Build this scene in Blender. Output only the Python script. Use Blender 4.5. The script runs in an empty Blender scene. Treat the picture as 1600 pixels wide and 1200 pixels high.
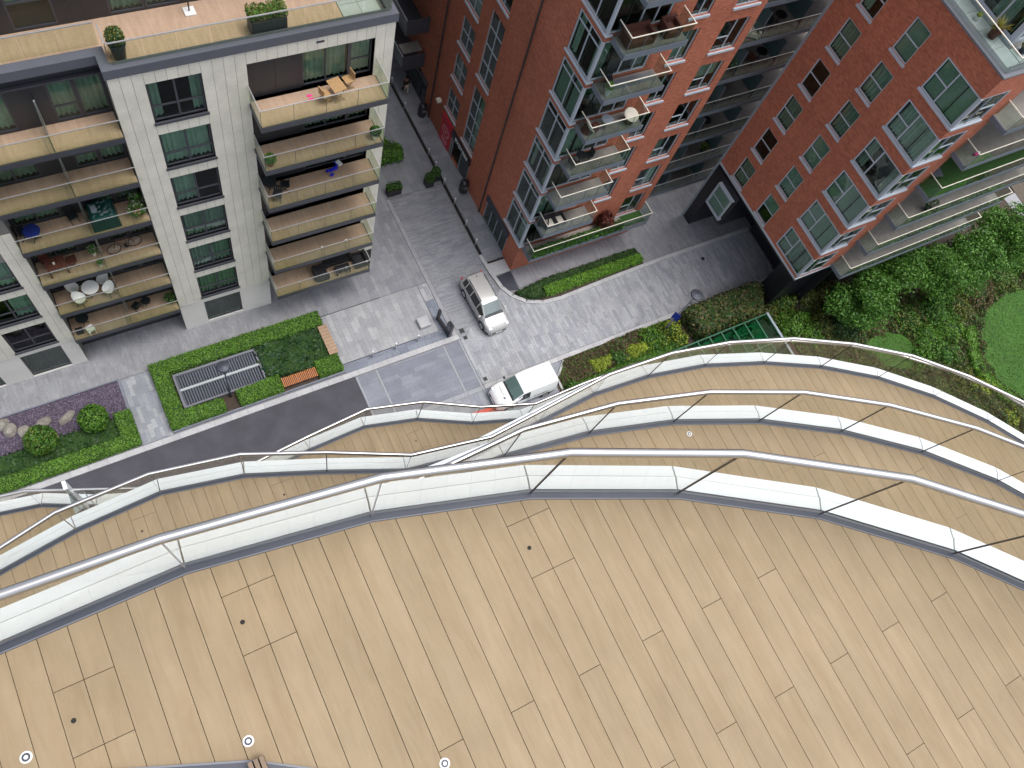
import bpy, math, random
import numpy as np
from mathutils import Matrix, Vector
# ---------------------------------------------------------------- camera, sky, sun, exposure
S = bpy.context.scene
col = S.collection
R = math.radians
CAMH = 48.0
cam = bpy.data.cameras.new('camera'); cam.sensor_width = 36; cam.lens = 29.155
cam.clip_start = 0.1; cam.clip_end = 2000
co = bpy.data.objects.new('camera', cam); col.objects.link(co); S.camera = co
right = Vector((0.87416, -0.43810, 0.20955)); down = Vector((-0.33897, -0.85943, -0.38273)); fwd = Vector((0.34777, 0.26354, -0.89978))
m = Matrix.Identity(4)
for i in range(3):
    m[i][0] = right[i]; m[i][1] = -down[i]; m[i][2] = -fwd[i]
m.translation = Vector((0, 0, CAMH)); co.matrix_world = m
SUN_EL, SUN_AZ = 74.0, 118.0          # high sun veiled by thin cloud; azimuth clockwise from +Y
W = bpy.data.worlds.new('World'); S.world = W; W.use_nodes = True
wn = W.node_tree; bg = wn.nodes['Background']
sky = wn.nodes.new('ShaderNodeTexSky'); sky.sky_type = 'NISHITA'; sky.sun_disc = False
sky.sun_elevation = R(SUN_EL); sky.sun_rotation = R(SUN_AZ); sky.air_density = 1.0; sky.dust_density = 4.0; sky.ozone_density = 1.0
hs = wn.nodes.new('ShaderNodeHueSaturation'); hs.inputs['Saturation'].default_value = 0.42      # thin overcast: pale, nearly neutral sky
wn.links.new(sky.outputs[0], hs.inputs['Color']); wn.links.new(hs.outputs[0], bg.inputs[0]); bg.inputs[1].default_value = 0.15
sl = bpy.data.lights.new('sun', 'SUN'); sl.energy = 1.0; sl.angle = R(28); sl.color = (1, 0.97, 0.93)
so = bpy.data.objects.new('sun', sl); col.objects.link(so)
sd = Vector((math.sin(R(SUN_AZ)) * math.cos(R(SUN_EL)), math.cos(R(SUN_AZ)) * math.cos(R(SUN_EL)), math.sin(R(SUN_EL))))
so.rotation_euler = sd.to_track_quat('Z', 'Y').to_euler()
so.location = (0, -30, 90)
S.render.engine = 'CYCLES'
S.view_settings.view_transform = 'Standard'; S.view_settings.look = 'None'; S.view_settings.exposure = 0.72; S.view_settings.gamma = 1
S.cycles.max_bounces = 8; S.cycles.transparent_max_bounces = 16; S.cycles.diffuse_bounces = 3; S.cycles.glossy_bounces = 3
S.cycles.caustics_reflective = False; S.cycles.caustics_refractive = False
rng = random.Random(11); nr = np.random.default_rng(5)
# ---------------------------------------------------------------- materials
def srgb(r, g, b):
    return tuple(((c / 255) / 12.92 if c <= 10 else ((c / 255 + 0.055) / 1.055) ** 2.4) for c in (r, g, b)) + (1,)
MATS = {}
def nodes(m): return m.node_tree.nodes, m.node_tree.links
def mat(name, c, rough=0.6, var=0.12, scale=4.0, bump=0.0, metal=0.0, rnd=0.0, attr=False, stretch=None, coord='world', spec=0.5, stain=0.0):
    m = bpy.data.materials.new(name); m.use_nodes = True; MATS[name] = m
    N, L = nodes(m); b = N['Principled BSDF']
    b.inputs['Roughness'].default_value = rough; b.inputs['Metallic'].default_value = metal; b.inputs['Specular IOR Level'].default_value = spec
    c = tuple(c[:3]) + (1,)
    if coord == 'world':
        g = N.new('ShaderNodeNewGeometry'); vec = g.outputs['Position']
    else:
        g = N.new('ShaderNodeTexCoord'); vec = g.outputs['Object']
    mp = N.new('ShaderNodeMapping'); L.new(vec, mp.inputs['Vector'])
    if stretch: mp.inputs['Scale'].default_value = stretch
    if coord != 'world' or rnd:
        oi = N.new('ShaderNodeObjectInfo'); mu = N.new('ShaderNodeMath'); mu.operation = 'MULTIPLY'; mu.inputs[1].default_value = 37.0
        L.new(oi.outputs['Random'], mu.inputs[0]); L.new(mu.outputs[0], mp.inputs['Location'])
    n = N.new('ShaderNodeTexNoise'); n.inputs['Scale'].default_value = scale; n.inputs['Detail'].default_value = 6; n.inputs['Roughness'].default_value = 0.62
    L.new(mp.outputs[0], n.inputs['Vector'])
    r = N.new('ShaderNodeMapRange'); r.inputs['From Min'].default_value = 0.25; r.inputs['From Max'].default_value = 0.75
    r.inputs['To Min'].default_value = 1 - var; r.inputs['To Max'].default_value = 1 + var
    L.new(n.outputs['Fac'], r.inputs['Value']); val = r.outputs[0]
    if rnd:
        r2 = N.new('ShaderNodeMapRange'); r2.inputs['To Min'].default_value = 1 - rnd; r2.inputs['To Max'].default_value = 1 + rnd
        L.new(oi.outputs['Random'], r2.inputs['Value'])
        mm = N.new('ShaderNodeMath'); mm.operation = 'MULTIPLY'; L.new(val, mm.inputs[0]); L.new(r2.outputs[0], mm.inputs[1]); val = mm.outputs[0]
    if stain:
        n2 = N.new('ShaderNodeTexNoise'); n2.inputs['Scale'].default_value = scale * 0.13; n2.inputs['Detail'].default_value = 4
        L.new(vec, n2.inputs['Vector']); r3 = N.new('ShaderNodeMapRange'); r3.inputs['From Min'].default_value = 0.35; r3.inputs['From Max'].default_value = 0.65
        r3.inputs['To Min'].default_value = 1 - stain; r3.inputs['To Max'].default_value = 1 + stain * 0.6
        L.new(n2.outputs['Fac'], r3.inputs['Value']); mm = N.new('ShaderNodeMath'); mm.operation = 'MULTIPLY'; L.new(val, mm.inputs[0]); L.new(r3.outputs[0], mm.inputs[1]); val = mm.outputs[0]
    hv = N.new('ShaderNodeVectorMath'); hv.operation = 'SCALE'; L.new(val, hv.inputs['Scale'])
    if attr:
        at = N.new('ShaderNodeAttribute'); at.attribute_name = 'Col'; L.new(at.outputs['Color'], hv.inputs[0])
    else:
        hv.inputs[0].default_value = c[:3]
    L.new(hv.outputs[0], b.inputs['Base Color'])
    if bump:
        bp = N.new('ShaderNodeBump'); bp.inputs['Strength'].default_value = bump; bp.inputs['Distance'].default_value = 0.01
        L.new(n.outputs['Fac'], bp.inputs['Height']); L.new(bp.outputs[0], b.inputs['Normal'])
    return m
def glass(name, tint, ior=1.45, rough=0.0, wob=0.0):
    m = bpy.data.materials.new(name); m.use_nodes = True; MATS[name] = m
    N, L = nodes(m); N.remove(N['Principled BSDF']); out = N['Material Output']
    t = N.new('ShaderNodeBsdfTransparent'); t.inputs[0].default_value = tuple(x ** 0.5 for x in tint) + (1,)   # two faces per pane
    g = N.new('ShaderNodeBsdfGlossy'); g.inputs['Roughness'].default_value = rough + 0.01; g.inputs[0].default_value = (0.95, 0.97, 1, 1)
    f = N.new('ShaderNodeFresnel'); gb = N.new('ShaderNodeNewGeometry'); mr = N.new('ShaderNodeMapRange'); mr.inputs['To Min'].default_value = ior; mr.inputs['To Max'].default_value = 1 / ior
    L.new(gb.outputs['Backfacing'], mr.inputs[0]); L.new(mr.outputs[0], f.inputs[0])
    mx = N.new('ShaderNodeMixShader'); L.new(f.outputs[0], mx.inputs[0]); L.new(t.outputs[0], mx.inputs[1]); L.new(g.outputs[0], mx.inputs[2]); L.new(mx.outputs[0], out.inputs[0])
    if wob:
        n = N.new('ShaderNodeTexNoise'); n.inputs['Scale'].default_value = 1.3; ge = N.new('ShaderNodeNewGeometry'); L.new(ge.outputs['Position'], n.inputs['Vector'])
        b = N.new('ShaderNodeBump'); b.inputs['Strength'].default_value = wob; b.inputs['Distance'].default_value = 0.05; L.new(n.outputs['Fac'], b.inputs['Height']); L.new(b.outputs[0], g.inputs['Normal'])
    return m
def brickmat(name, c1, c2, mortar):
    m = bpy.data.materials.new(name); m.use_nodes = True; MATS[name] = m
    N, L = nodes(m); b = N['Principled BSDF']; b.inputs['Roughness'].default_value = 0.85
    g = N.new('ShaderNodeNewGeometry'); sp = N.new('ShaderNodeSeparateXYZ'); L.new(g.outputs['Position'], sp.inputs[0])
    ad = N.new('ShaderNodeMath'); L.new(sp.outputs[0], ad.inputs[0]); L.new(sp.outputs[1], ad.inputs[1])
    cb = N.new('ShaderNodeCombineXYZ'); L.new(ad.outputs[0], cb.inputs[0]); L.new(sp.outputs[2], cb.inputs[1])
    br = N.new('ShaderNodeTexBrick'); L.new(cb.outputs[0], br.inputs['Vector'])
    br.inputs['Color1'].default_value = c1; br.inputs['Color2'].default_value = c2; br.inputs['Mortar'].default_value = mortar
    br.inputs['Scale'].default_value = 1; br.inputs['Brick Width'].default_value = 0.24; br.inputs['Row Height'].default_value = 0.078; br.inputs['Mortar Size'].default_value = 0.006; br.inputs['Bias'].default_value = -0.1
    n = N.new('ShaderNodeTexNoise'); n.inputs['Scale'].default_value = 7; n.inputs['Detail'].default_value = 8; n.inputs['Roughness'].default_value = 0.75
    mp = N.new('ShaderNodeMapping'); mp.inputs['Scale'].default_value = (0.5, 1.9, 1); L.new(cb.outputs[0], mp.inputs[0]); L.new(mp.outputs[0], n.inputs['Vector'])
    r = N.new('ShaderNodeMapRange'); r.inputs['From Min'].default_value = 0.3; r.inputs['From Max'].default_value = 0.7; r.inputs['To Min'].default_value = 0.64; r.inputs['To Max'].default_value = 1.36; L.new(n.outputs['Fac'], r.inputs[0])
    n2 = N.new('ShaderNodeTexNoise'); n2.inputs['Scale'].default_value = 0.35; n2.inputs['Detail'].default_value = 3; L.new(cb.outputs[0], n2.inputs['Vector'])
    r2 = N.new('ShaderNodeMapRange'); r2.inputs['To Min'].default_value = 0.8; r2.inputs['To Max'].default_value = 1.2; L.new(n2.outputs['Fac'], r2.inputs[0])
    mu = N.new('ShaderNodeMath'); mu.operation = 'MULTIPLY'; L.new(r.outputs[0], mu.inputs[0]); L.new(r2.outputs[0], mu.inputs[1])
    v = N.new('ShaderNodeVectorMath'); v.operation = 'SCALE'; L.new(br.outputs['Color'], v.inputs[0]); L.new(mu.outputs[0], v.inputs['Scale']); L.new(v.outputs[0], b.inputs['Base Color'])
    bp = N.new('ShaderNodeBump'); bp.inputs['Strength'].default_value = 0.5; bp.inputs['Distance'].default_value = 0.008; bp.invert = True; L.new(br.outputs['Fac'], bp.inputs['Height']); L.new(bp.outputs[0], b.inputs['Normal'])
    return m
def leafmat(name):
    m = mat(name, (0.1, 0.2, 0.02), rough=0.55, var=0.25, scale=1.2, attr=True)
    N, L = nodes(m); b = N['Principled BSDF']; out = N['Material Output']
    t = N.new('ShaderNodeBsdfTranslucent'); L.new(b.inputs['Base Color'].links[0].from_socket, t.inputs[0])
    mx = N.new('ShaderNodeMixShader'); mx.inputs[0].default_value = 0.25; L.new(b.outputs[0], mx.inputs[1]); L.new(t.outputs[0], mx.inputs[2]); L.new(mx.outputs[0], out.inputs[0])
    return m
def woodmat(name, c, dark, rough=0.6, rnd=0.07, sx=26.0, sy=1.6, stains=0.0):
    m = bpy.data.materials.new(name); m.use_nodes = True; MATS[name] = m
    N, L = nodes(m); b = N['Principled BSDF']; b.inputs['Roughness'].default_value = rough; b.inputs['Specular IOR Level'].default_value = 0.3
    g = N.new('ShaderNodeNewGeometry'); oi = N.new('ShaderNodeObjectInfo'); mu = N.new('ShaderNodeMath'); mu.operation = 'MULTIPLY'; mu.inputs[1].default_value = 53.0
    L.new(oi.outputs['Random'], mu.inputs[0]); mp = N.new('ShaderNodeMapping'); mp.inputs['Scale'].default_value = (sx, sy, sy); L.new(g.outputs['Position'], mp.inputs[0]); L.new(mu.outputs[0], mp.inputs['Location'])
    n = N.new('ShaderNodeTexNoise'); n.inputs['Scale'].default_value = 1.0; n.inputs['Detail'].default_value = 9; n.inputs['Roughness'].default_value = 0.66; n.inputs['Distortion'].default_value = 1.6; L.new(mp.outputs[0], n.inputs['Vector'])
    mp2 = N.new('ShaderNodeMapping'); mp2.inputs['Scale'].default_value = (7, 0.9, 1); L.new(g.outputs['Position'], mp2.inputs[0]); L.new(mu.outputs[0], mp2.inputs['Location'])
    n2 = N.new('ShaderNodeTexNoise'); n2.inputs['Scale'].default_value = 1.0; n2.inputs['Detail'].default_value = 3; L.new(mp2.outputs[0], n2.inputs['Vector'])
    mxn = N.new('ShaderNodeMath'); mxn.operation = 'ADD'; L.new(n.outputs['Fac'], mxn.inputs[0]); L.new(n2.outputs['Fac'], mxn.inputs[1])
    cr = N.new('ShaderNodeMapRange'); cr.inputs['From Min'].default_value = 0.72; cr.inputs['From Max'].default_value = 1.3; L.new(mxn.outputs[0], cr.inputs[0])
    mx = N.new('ShaderNodeMix'); mx.data_type = 'RGBA'; mx.inputs['A'].default_value = dark; mx.inputs['B'].default_value = c; L.new(cr.outputs[0], mx.inputs['Factor'])
    r2 = N.new('ShaderNodeMapRange'); r2.inputs['To Min'].default_value = 1 - rnd; r2.inputs['To Max'].default_value = 1 + rnd; L.new(oi.outputs['Random'], r2.inputs[0])
    if stains:                     # dried water marks and foot traffic across the boards
        n3 = N.new('ShaderNodeTexNoise'); n3.inputs['Scale'].default_value = 1.7; n3.inputs['Detail'].default_value = 7; n3.inputs['Roughness'].default_value = 0.7; L.new(g.outputs['Position'], n3.inputs['Vector'])
        r4 = N.new('ShaderNodeMapRange'); r4.inputs['From Min'].default_value = 0.3; r4.inputs['From Max'].default_value = 0.7; r4.inputs['To Min'].default_value = 1 - stains; r4.inputs['To Max'].default_value = 1 + stains * 0.6; L.new(n3.outputs['Fac'], r4.inputs[0])
        m4 = N.new('ShaderNodeMath'); m4.operation = 'MULTIPLY'; L.new(r2.outputs[0], m4.inputs[0]); L.new(r4.outputs[0], m4.inputs[1]); r2 = m4
    v = N.new('ShaderNodeVectorMath'); v.operation = 'SCALE'; L.new(mx.outputs['Result'], v.inputs[0]); L.new(r2.outputs[0], v.inputs['Scale']); L.new(v.outputs[0], b.inputs['Base Color'])
    bp = N.new('ShaderNodeBump'); bp.inputs['Strength'].default_value = 0.25; bp.inputs['Distance'].default_value = 0.004; L.new(n.outputs['Fac'], bp.inputs['Height']); L.new(bp.outputs[0], b.inputs['Normal'])
    return m
# tower
woodmat('deck_wood', srgb(151, 133, 106), srgb(138, 119, 91), sx=13.0, sy=2.0, rough=0.6, rnd=0.032, stains=0.10)
mat('fascia_white', srgb(228, 234, 237), 0.35, 0.04, 1.5, spec=0.5, rnd=0.02, stain=0.03)
mat('channel_grey', srgb(62, 66, 76), 0.45, 0.1, 5, metal=0.3)
mat('steel', (0.54, 0.53, 0.52), 0.3, 0.05, 9, metal=1.0, bump=0.02)
mat('alu', (0.56, 0.56, 0.57), 0.4, 0.05, 9, metal=0.7)
mat('gap_dark', (0.075, 0.052, 0.032), 0.9)
glass('rail_glass', (0.89, 0.898, 0.86), 1.17, wob=0.05)
mat('white_plastic', (0.78, 0.78, 0.76), 0.4, 0.04)
mat('black_hole', (0.012, 0.01, 0.008), 0.8)
# buildings
mat('stone_panel', srgb(216, 212, 199), 0.75, 0.06, 9, rnd=0.03, stain=0.07)
mat('stone_base', srgb(214, 211, 205), 0.75, 0.05, 6, stain=0.05)
mat('joint_dark', (0.17, 0.165, 0.155), 0.9)
mat('anthracite', srgb(66, 67, 74), 0.45, 0.08, 3, rnd=0.06)
mat('coping_grey', srgb(110, 112, 120), 0.45, 0.06, 3, stain=0.05)
mat('coping_dark', srgb(88, 91, 100), 0.45, 0.06, 3, stain=0.06)
mat('frosted', srgb(88, 112, 116), 0.3, 0.1, 2, rnd=0.1)
mat('fin_wood', srgb(122, 104, 86), 0.7, 0.15, 5, rnd=0.1)
mat('dark_panel', srgb(44, 45, 51), 0.35, 0.10, 2, rnd=0.1)
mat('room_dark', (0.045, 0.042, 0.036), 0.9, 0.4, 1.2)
mat('curtain', (0.70, 0.74, 0.70), 0.9, 0.15, 3, rnd=0.25)
mat('blind', (0.66, 0.72, 0.66), 0.8, 0.06, 2, rnd=0.15)
glass('window_glass', (0.40, 0.54, 0.47), 1.52, wob=0.12)
glass('clear_green', (0.77, 0.84, 0.70), 1.22)
glass('clear_grey', (0.64, 0.73, 0.68), 1.3)
woodmat('balcony_wood', srgb(184, 158, 136), srgb(162, 136, 116), rnd=0.1, sx=3.0, sy=14.0)
brickmat('red_brick', srgb(184, 107, 79), srgb(158, 87, 64), srgb(146, 106, 90))
mat('white_frame', srgb(176, 184, 194), 0.45, 0.05, 3, rnd=0.04)
mat('light_metal', srgb(150, 160, 170), 0.4, 0.06, 3, metal=0.2)
mat('balc_grey', srgb(104, 112, 122), 0.5, 0.07, 3)
mat('balc_floor', srgb(140, 134, 128), 0.8, 0.18, 2.5, stain=0.15)
mat('black_clad', srgb(30, 31, 37), 0.32, 0.12, 1.0)
mat('pipe_dark', srgb(54, 50, 50), 0.5)
mat('lawn_carpet', (0.03, 0.085, 0.015), 0.95, 0.3, 14)
# ground
mat('ground_base', srgb(128, 128, 132), 0.9, 0.12, 1.2)
mat('paver', (0.3, 0.3, 0.3), 0.6, 0.16, 9, attr=True, stain=0.10)
mat('kerb_dim', srgb(150, 150, 154), 0.8, 0.12, 5, rnd=0.06, stain=0.08)
mat('asphalt', srgb(70, 69, 76), 0.85, 0.16, 6, bump=0.3, stretch=(0.3, 5, 1), stain=0.16)
mat('kerb_stone', srgb(172, 172, 174), 0.8, 0.12, 5, rnd=0.06, stain=0.08)
mat('slate', srgb(118, 122, 134), 0.75, 0.1, 5, rnd=0.08, stain=0.1)
mat('slate_line', srgb(146, 148, 154), 0.8, 0.1, 5)
mat('gravel_mat', (0.1, 0.1, 0.1), 0.85, 0.2, 3, attr=True)
mat('gravel_bed', srgb(70, 62, 76), 0.95, 0.3, 40)
mat('soil', (0.060, 0.043, 0.032), 0.95, 0.4, 6, bump=0.5)
mat('lawn_base', (0.045, 0.125, 0.014), 0.95, 0.2, 3, stain=0.15)
mat('rock', srgb(138, 134, 126), 0.9, 0.35, 6, bump=0.9, rnd=0.15)
leafmat('leaf')
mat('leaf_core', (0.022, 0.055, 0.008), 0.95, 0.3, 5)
mat('bark', (0.10, 0.08, 0.06), 0.9, 0.3, 8)
# things
mat('car_silver', (0.50, 0.495, 0.485), 0.3, 0.02, 1, metal=0.35, spec=0.6)
glass('van_glass', (0.10, 0.16, 0.15), 1.55)
mat('van_white', (0.84, 0.84, 0.83), 0.25, 0.01, 1)
mat('tyre', (0.02, 0.02, 0.021), 0.85)
mat('trim_black', (0.025, 0.026, 0.028), 0.5)
glass('car_glass', (0.16, 0.21, 0.21), 2.1)
mat('lens_red', (0.45, 0.02, 0.02), 0.2)
mat('lens_clear', (0.75, 0.77, 0.8), 0.12)
mat('orange_wood', srgb(186, 118, 66), 0.6, 0.2, 6, rnd=0.12)
mat('pink_wood', srgb(158, 132, 108), 0.7, 0.15, 5, rnd=0.1)
mat('tan_wood', srgb(172, 138, 96), 0.55, 0.12, 6)
mat('brown_wood', srgb(92, 52, 42), 0.5, 0.2, 6)
mat('rattan', srgb(84, 48, 38), 0.7, 0.3, 30, bump=0.5)
mat('rattan_black', srgb(36, 35, 40), 0.7, 0.3, 30, bump=0.5)
mat('cushion', srgb(222, 214, 200), 0.9, 0.05)
mat('blue_plastic', srgb(24, 36, 190), 0.35, 0.05)
mat('navy', srgb(26, 40, 104), 0.4, 0.05)
mat('green_cover', srgb(18, 62, 58), 0.35, 0.3, 2.5, bump=0.8)
mat('pink', srgb(228, 60, 140), 0.5, 0.03)
mat('red_paint', srgb(204, 70, 54), 0.6, 0.1, 6)
mat('sign_red', srgb(196, 28, 56), 0.45, 0.04)
mat('sign_pale', srgb(236, 190, 190), 0.5, 0.02)
mat('sign_white', (0.82, 0.82, 0.82), 0.5, 0.02)
mat('sign_blue', srgb(30, 50, 150), 0.4, 0.04)
mat('green_steel', srgb(50, 98, 74), 0.4, 0.08, 4)
glass('green_glass', (0.28, 0.66, 0.46), 1.4)
mat('green_inside', srgb(40, 100, 68), 0.7, 0.4, 2.2)
mat('pot_dark', srgb(44, 52, 58), 0.45, 0.08)
mat('terracotta', srgb(170, 96, 60), 0.8, 0.1)
mat('iron', srgb(30, 34, 36), 0.5, 0.1)
mat('grey_slab', srgb(164, 170, 172), 0.75, 0.08, 4, rnd=0.04)
mat('skin', srgb(150, 104, 82), 0.6, 0.03); mat('cloth_black', srgb(20, 19, 22), 0.9, 0.1); mat('cloth_beige', srgb(196, 182, 160), 0.9, 0.1); mat('hair', srgb(26, 18, 15), 0.7)
# ---------------------------------------------------------------- geometry helpers
class MB:
    def __init__(s): s.v = []; s.f = []; s.m = []; s.c = []
    def poly(s, pts, m=0):
        n = len(s.v); s.v += [tuple(p) for p in pts]; s.f.append(tuple(range(n, n + len(pts)))); s.m.append(m)
    def box(s, x0, x1, y0, y1, z0, z1, m=0):
        if x0 > x1: x0, x1 = x1, x0
        if y0 > y1: y0, y1 = y1, y0
        if z0 > z1: z0, z1 = z1, z0
        n = len(s.v); s.v += [(x, y, z) for z in (z0, z1) for x, y in ((x0, y0), (x1, y0), (x1, y1), (x0, y1))]
        for q in ((3, 2, 1, 0), (4, 5, 6, 7), (0, 1, 5, 4), (1, 2, 6, 5), (2, 3, 7, 6), (3, 0, 4, 7)):
            s.f.append(tuple(n + i for i in q)); s.m.append(m)
        return s
    def prism(s, poly, z0, z1, m=0, bottom=True):
        a = sum(poly[i - 1][0] * poly[i][1] - poly[i][0] * poly[i - 1][1] for i in range(len(poly)))
        if a < 0: poly = poly[::-1]
        n = len(s.v); k = len(poly); s.v += [(p[0], p[1], z0) for p in poly] + [(p[0], p[1], z1) for p in poly]
        s.f.append(tuple(n + k + i for i in range(k))); s.m.append(m)
        if bottom: s.f.append(tuple(n + i for i in reversed(range(k)))); s.m.append(m)
        for i in range(k):
            j = (i + 1) % k; s.f.append((n + i, n + j, n + k + j, n + k + i)); s.m.append(m)
        return s
    def tube(s, pts, r, k=8, m=0, cap=True):
        pts = [Vector(p) for p in pts]; n0 = len(s.v); rs = r if isinstance(r, (list, tuple)) else [r] * len(pts); prev = None
        for i, p in enumerate(pts):
            t = (pts[min(i + 1, len(pts) - 1)] - pts[max(i - 1, 0)]).normalized()
            u = t.cross(Vector((0, 0, 1)))
            if u.length < 1e-3: u = t.cross(Vector((1, 0, 0)))
            if prev is not None:
                u2 = prev - t * prev.dot(t)
                if u2.length > 1e-3: u = u2
            u.normalize(); w = t.cross(u); prev = u
            for j in range(k):
                a = 2 * math.pi * j / k; q = p + (u * math.cos(a) + w * math.sin(a)) * rs[i]; s.v.append(tuple(q))
        for i in range(len(pts) - 1):
            for j in range(k):
                a = n0 + i * k + j; b = n0 + i * k + (j + 1) % k; s.f.append((a, b, b + k, a + k)); s.m.append(m)
        if cap:
            s.f.append(tuple(n0 + j for j in reversed(range(k)))); s.m.append(m); e = n0 + (len(pts) - 1) * k; s.f.append(tuple(e + j for j in range(k))); s.m.append(m)
        return s
    def bar(s, p, q, w, h, m=0):            # rectangular bar from p to q
        p = Vector(p); q = Vector(q); t = (q - p).normalized(); u = t.cross(Vector((0, 0, 1)))
        if u.length < 1e-3: u = Vector((1, 0, 0))
        u.normalize(); v = u.cross(t); n = len(s.v)
        for e in (p, q):
            for a, b in ((-1, -1), (1, -1), (1, 1), (-1, 1)): s.v.append(tuple(e + u * a * w / 2 + v * b * h / 2))
        for f in ((0, 1, 2, 3), (7, 6, 5, 4), (0, 4, 5, 1), (1, 5, 6, 2), (2, 6, 7, 3), (3, 7, 4, 0)):
            s.f.append(tuple(n + i for i in f)); s.m.append(m)
        return s
    def lathe(s, prof, k=16, cx=0, cy=0, m=0):
        n = len(s.v)
        for r, z in prof:
            for j in range(k): a = 2 * math.pi * j / k; s.v.append((cx + r * math.cos(a), cy + r * math.sin(a), z))
        for i in range(len(prof) - 1):
            for j in range(k):
                a = n + i * k + j; b = n + i * k + (j + 1) % k; s.f.append((a, b, b + k, a + k)); s.m.append(m)
        s.f.append(tuple(n + j for j in reversed(range(k)))); s.m.append(m); e = n + (len(prof) - 1) * k; s.f.append(tuple(e + j for j in range(k))); s.m.append(m)
        return s
    def mesh(s, name, mats, smooth=False):
        me = bpy.data.meshes.new(name); me.from_pydata(s.v, [], s.f)
        mats = [mats] if isinstance(mats, str) else mats
        for x in mats: me.materials.append(MATS[x])
        if len(mats) > 1: me.polygons.foreach_set('material_index', s.m)
        if smooth: me.polygons.foreach_set('use_smooth', [True] * len(s.f)); 
        if s.c:
            a = me.attributes.new('Col', 'FLOAT_COLOR', 'POINT'); a.data.foreach_set('color', np.array(s.c, dtype=np.float32).ravel())
        me.update(); return me
WL = {}
def link(name, data, parent=None, loc=(0, 0, 0), rz=0.0, world=False):
    o = bpy.data.objects.new(name, data); col.objects.link(o); o.parent = parent
    pw = WL.get(parent.name, Vector()) if parent else Vector()
    l = Vector(loc)
    if world: l = l - pw
    o.location = l; o.rotation_euler = (0, 0, rz); WL[o.name] = pw + l
    return o
def obj(name, mb, mats, parent=None, loc=(0, 0, 0), rz=0.0, smooth=False, world=False):
    return link(name, mb.mesh(name, mats, smooth), parent, loc, rz, world)
def tag(o, label=None, cat=None, group=None, kind=None):
    if label: o['label'] = label
    if cat: o['category'] = cat
    if group: o['group'] = group
    if kind: o['kind'] = kind
    return o
def thing(name, label, cat, loc=(0, 0, 0), rz=0.0, group=None):
    return tag(link(name, None, None, loc, rz), label, cat, group)
def struct(name, mb, mats): return tag(obj(name, mb, mats), kind='structure')
def copy_tree(o, parent=None, loc=None, rz=None):
    c = o.copy(); col.objects.link(c); c.parent = parent
    if loc is not None: c.location = loc
    if rz is not None: c.rotation_euler = (0, 0, rz)
    for ch in list(o.children): copy_tree(ch, c)
    return c
def bevel(o, w=0.01, seg=2):
    md = o.modifiers.new('bevel', 'BEVEL'); md.width = w; md.segments = seg; md.limit_method = 'ANGLE'; return o
def clip_poly(poly, x0, x1, y0, y1):         # polygon clipped to a rectangle
    def cut(P, ax, val, keep):
        out = []
        for i in range(len(P)):
            a, b = P[i - 1], P[i]; ia = (a[ax] >= val) if keep else (a[ax] <= val); ib = (b[ax] >= val) if keep else (b[ax] <= val)
            if ia != ib:
                t = (val - a[ax]) / (b[ax] - a[ax]); q = [a[0] + (b[0] - a[0]) * t, a[1] + (b[1] - a[1]) * t]; q[ax] = val; out.append(tuple(q))
            if ib: out.append(b)
        return out
    P = list(poly)
    for ax, v, k in ((0, x0, True), (0, x1, False), (1, y0, True), (1, y1, False)):
        if len(P) < 3: return []
        P = cut(P, ax, v, k)
    return P
def area(P): return 0.5 * sum(P[i - 1][0] * P[i][1] - P[i][0] * P[i - 1][1] for i in range(len(P))) if len(P) > 2 else 0
def inside(p, P):
    r = False; x, y = p
    for i in range(len(P)):
        x1, y1 = P[i - 1]; x2, y2 = P[i]
        if (y1 > y) != (y2 > y) and x < (x2 - x1) * (y - y1) / (y2 - y1) + x1: r = not r
    return r
# ---------------------------------------------------------------- foliage
def leafmesh(name, pts, nrm, size, cols, flat=0.6):
    pts = np.asarray(pts, float); nrm = np.asarray(nrm, float); n = len(pts)
    d = nrm + nr.normal(0, flat, (n, 3)); d /= np.linalg.norm(d, axis=1)[:, None] + 1e-9
    a = np.cross(d, nr.normal(0, 1, (n, 3))); a /= np.linalg.norm(a, axis=1)[:, None] + 1e-9; b = np.cross(d, a)
    sz = size * (0.6 + 0.8 * nr.random(n))[:, None]
    v = np.stack([pts - a * sz, pts - b * sz * 0.55 + d * sz * 0.15, pts + a * sz, pts + b * sz * 0.55 + d * sz * 0.15], 1).reshape(-1, 3)
    me = bpy.data.meshes.new(name); me.vertices.add(4 * n); me.vertices.foreach_set('co', v.ravel())
    me.loops.add(4 * n); me.loops.foreach_set('vertex_index', np.arange(4 * n)); me.polygons.add(n)
    me.polygons.foreach_set('loop_start', np.arange(0, 4 * n, 4)); me.polygons.foreach_set('loop_total', np.full(n, 4))
    cols = np.asarray(cols, float); cc = cols[nr.integers(0, len(cols), n)] * (0.75 + 0.5 * nr.random(n))[:, None]
    at = me.attributes.new('Col', 'FLOAT_COLOR', 'POINT'); c4 = np.ones((4 * n, 4), np.float32); c4[:, :3] = np.repeat(cc, 4, 0); at.data.foreach_set('color', c4.ravel())
    me.materials.append(MATS['leaf']); me.update(calc_edges=True); return me
G_BRIGHT = [(0.11, 0.245, 0.022), (0.08, 0.195, 0.018), (0.14, 0.28, 0.030)]
G_DARK = [(0.027, 0.081, 0.016), (0.041, 0.101, 0.019), (0.022, 0.061, 0.016)]
G_MID = [(0.06, 0.165, 0.018), (0.083, 0.203, 0.022), (0.045, 0.128, 0.015)]
G_OLIVE = [(0.115, 0.142, 0.024), (0.081, 0.115, 0.027), (0.162, 0.149, 0.034)]
G_LIME = [(0.3, 0.39, 0.03), (0.225, 0.33, 0.03), (0.39, 0.435, 0.06)]
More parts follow.
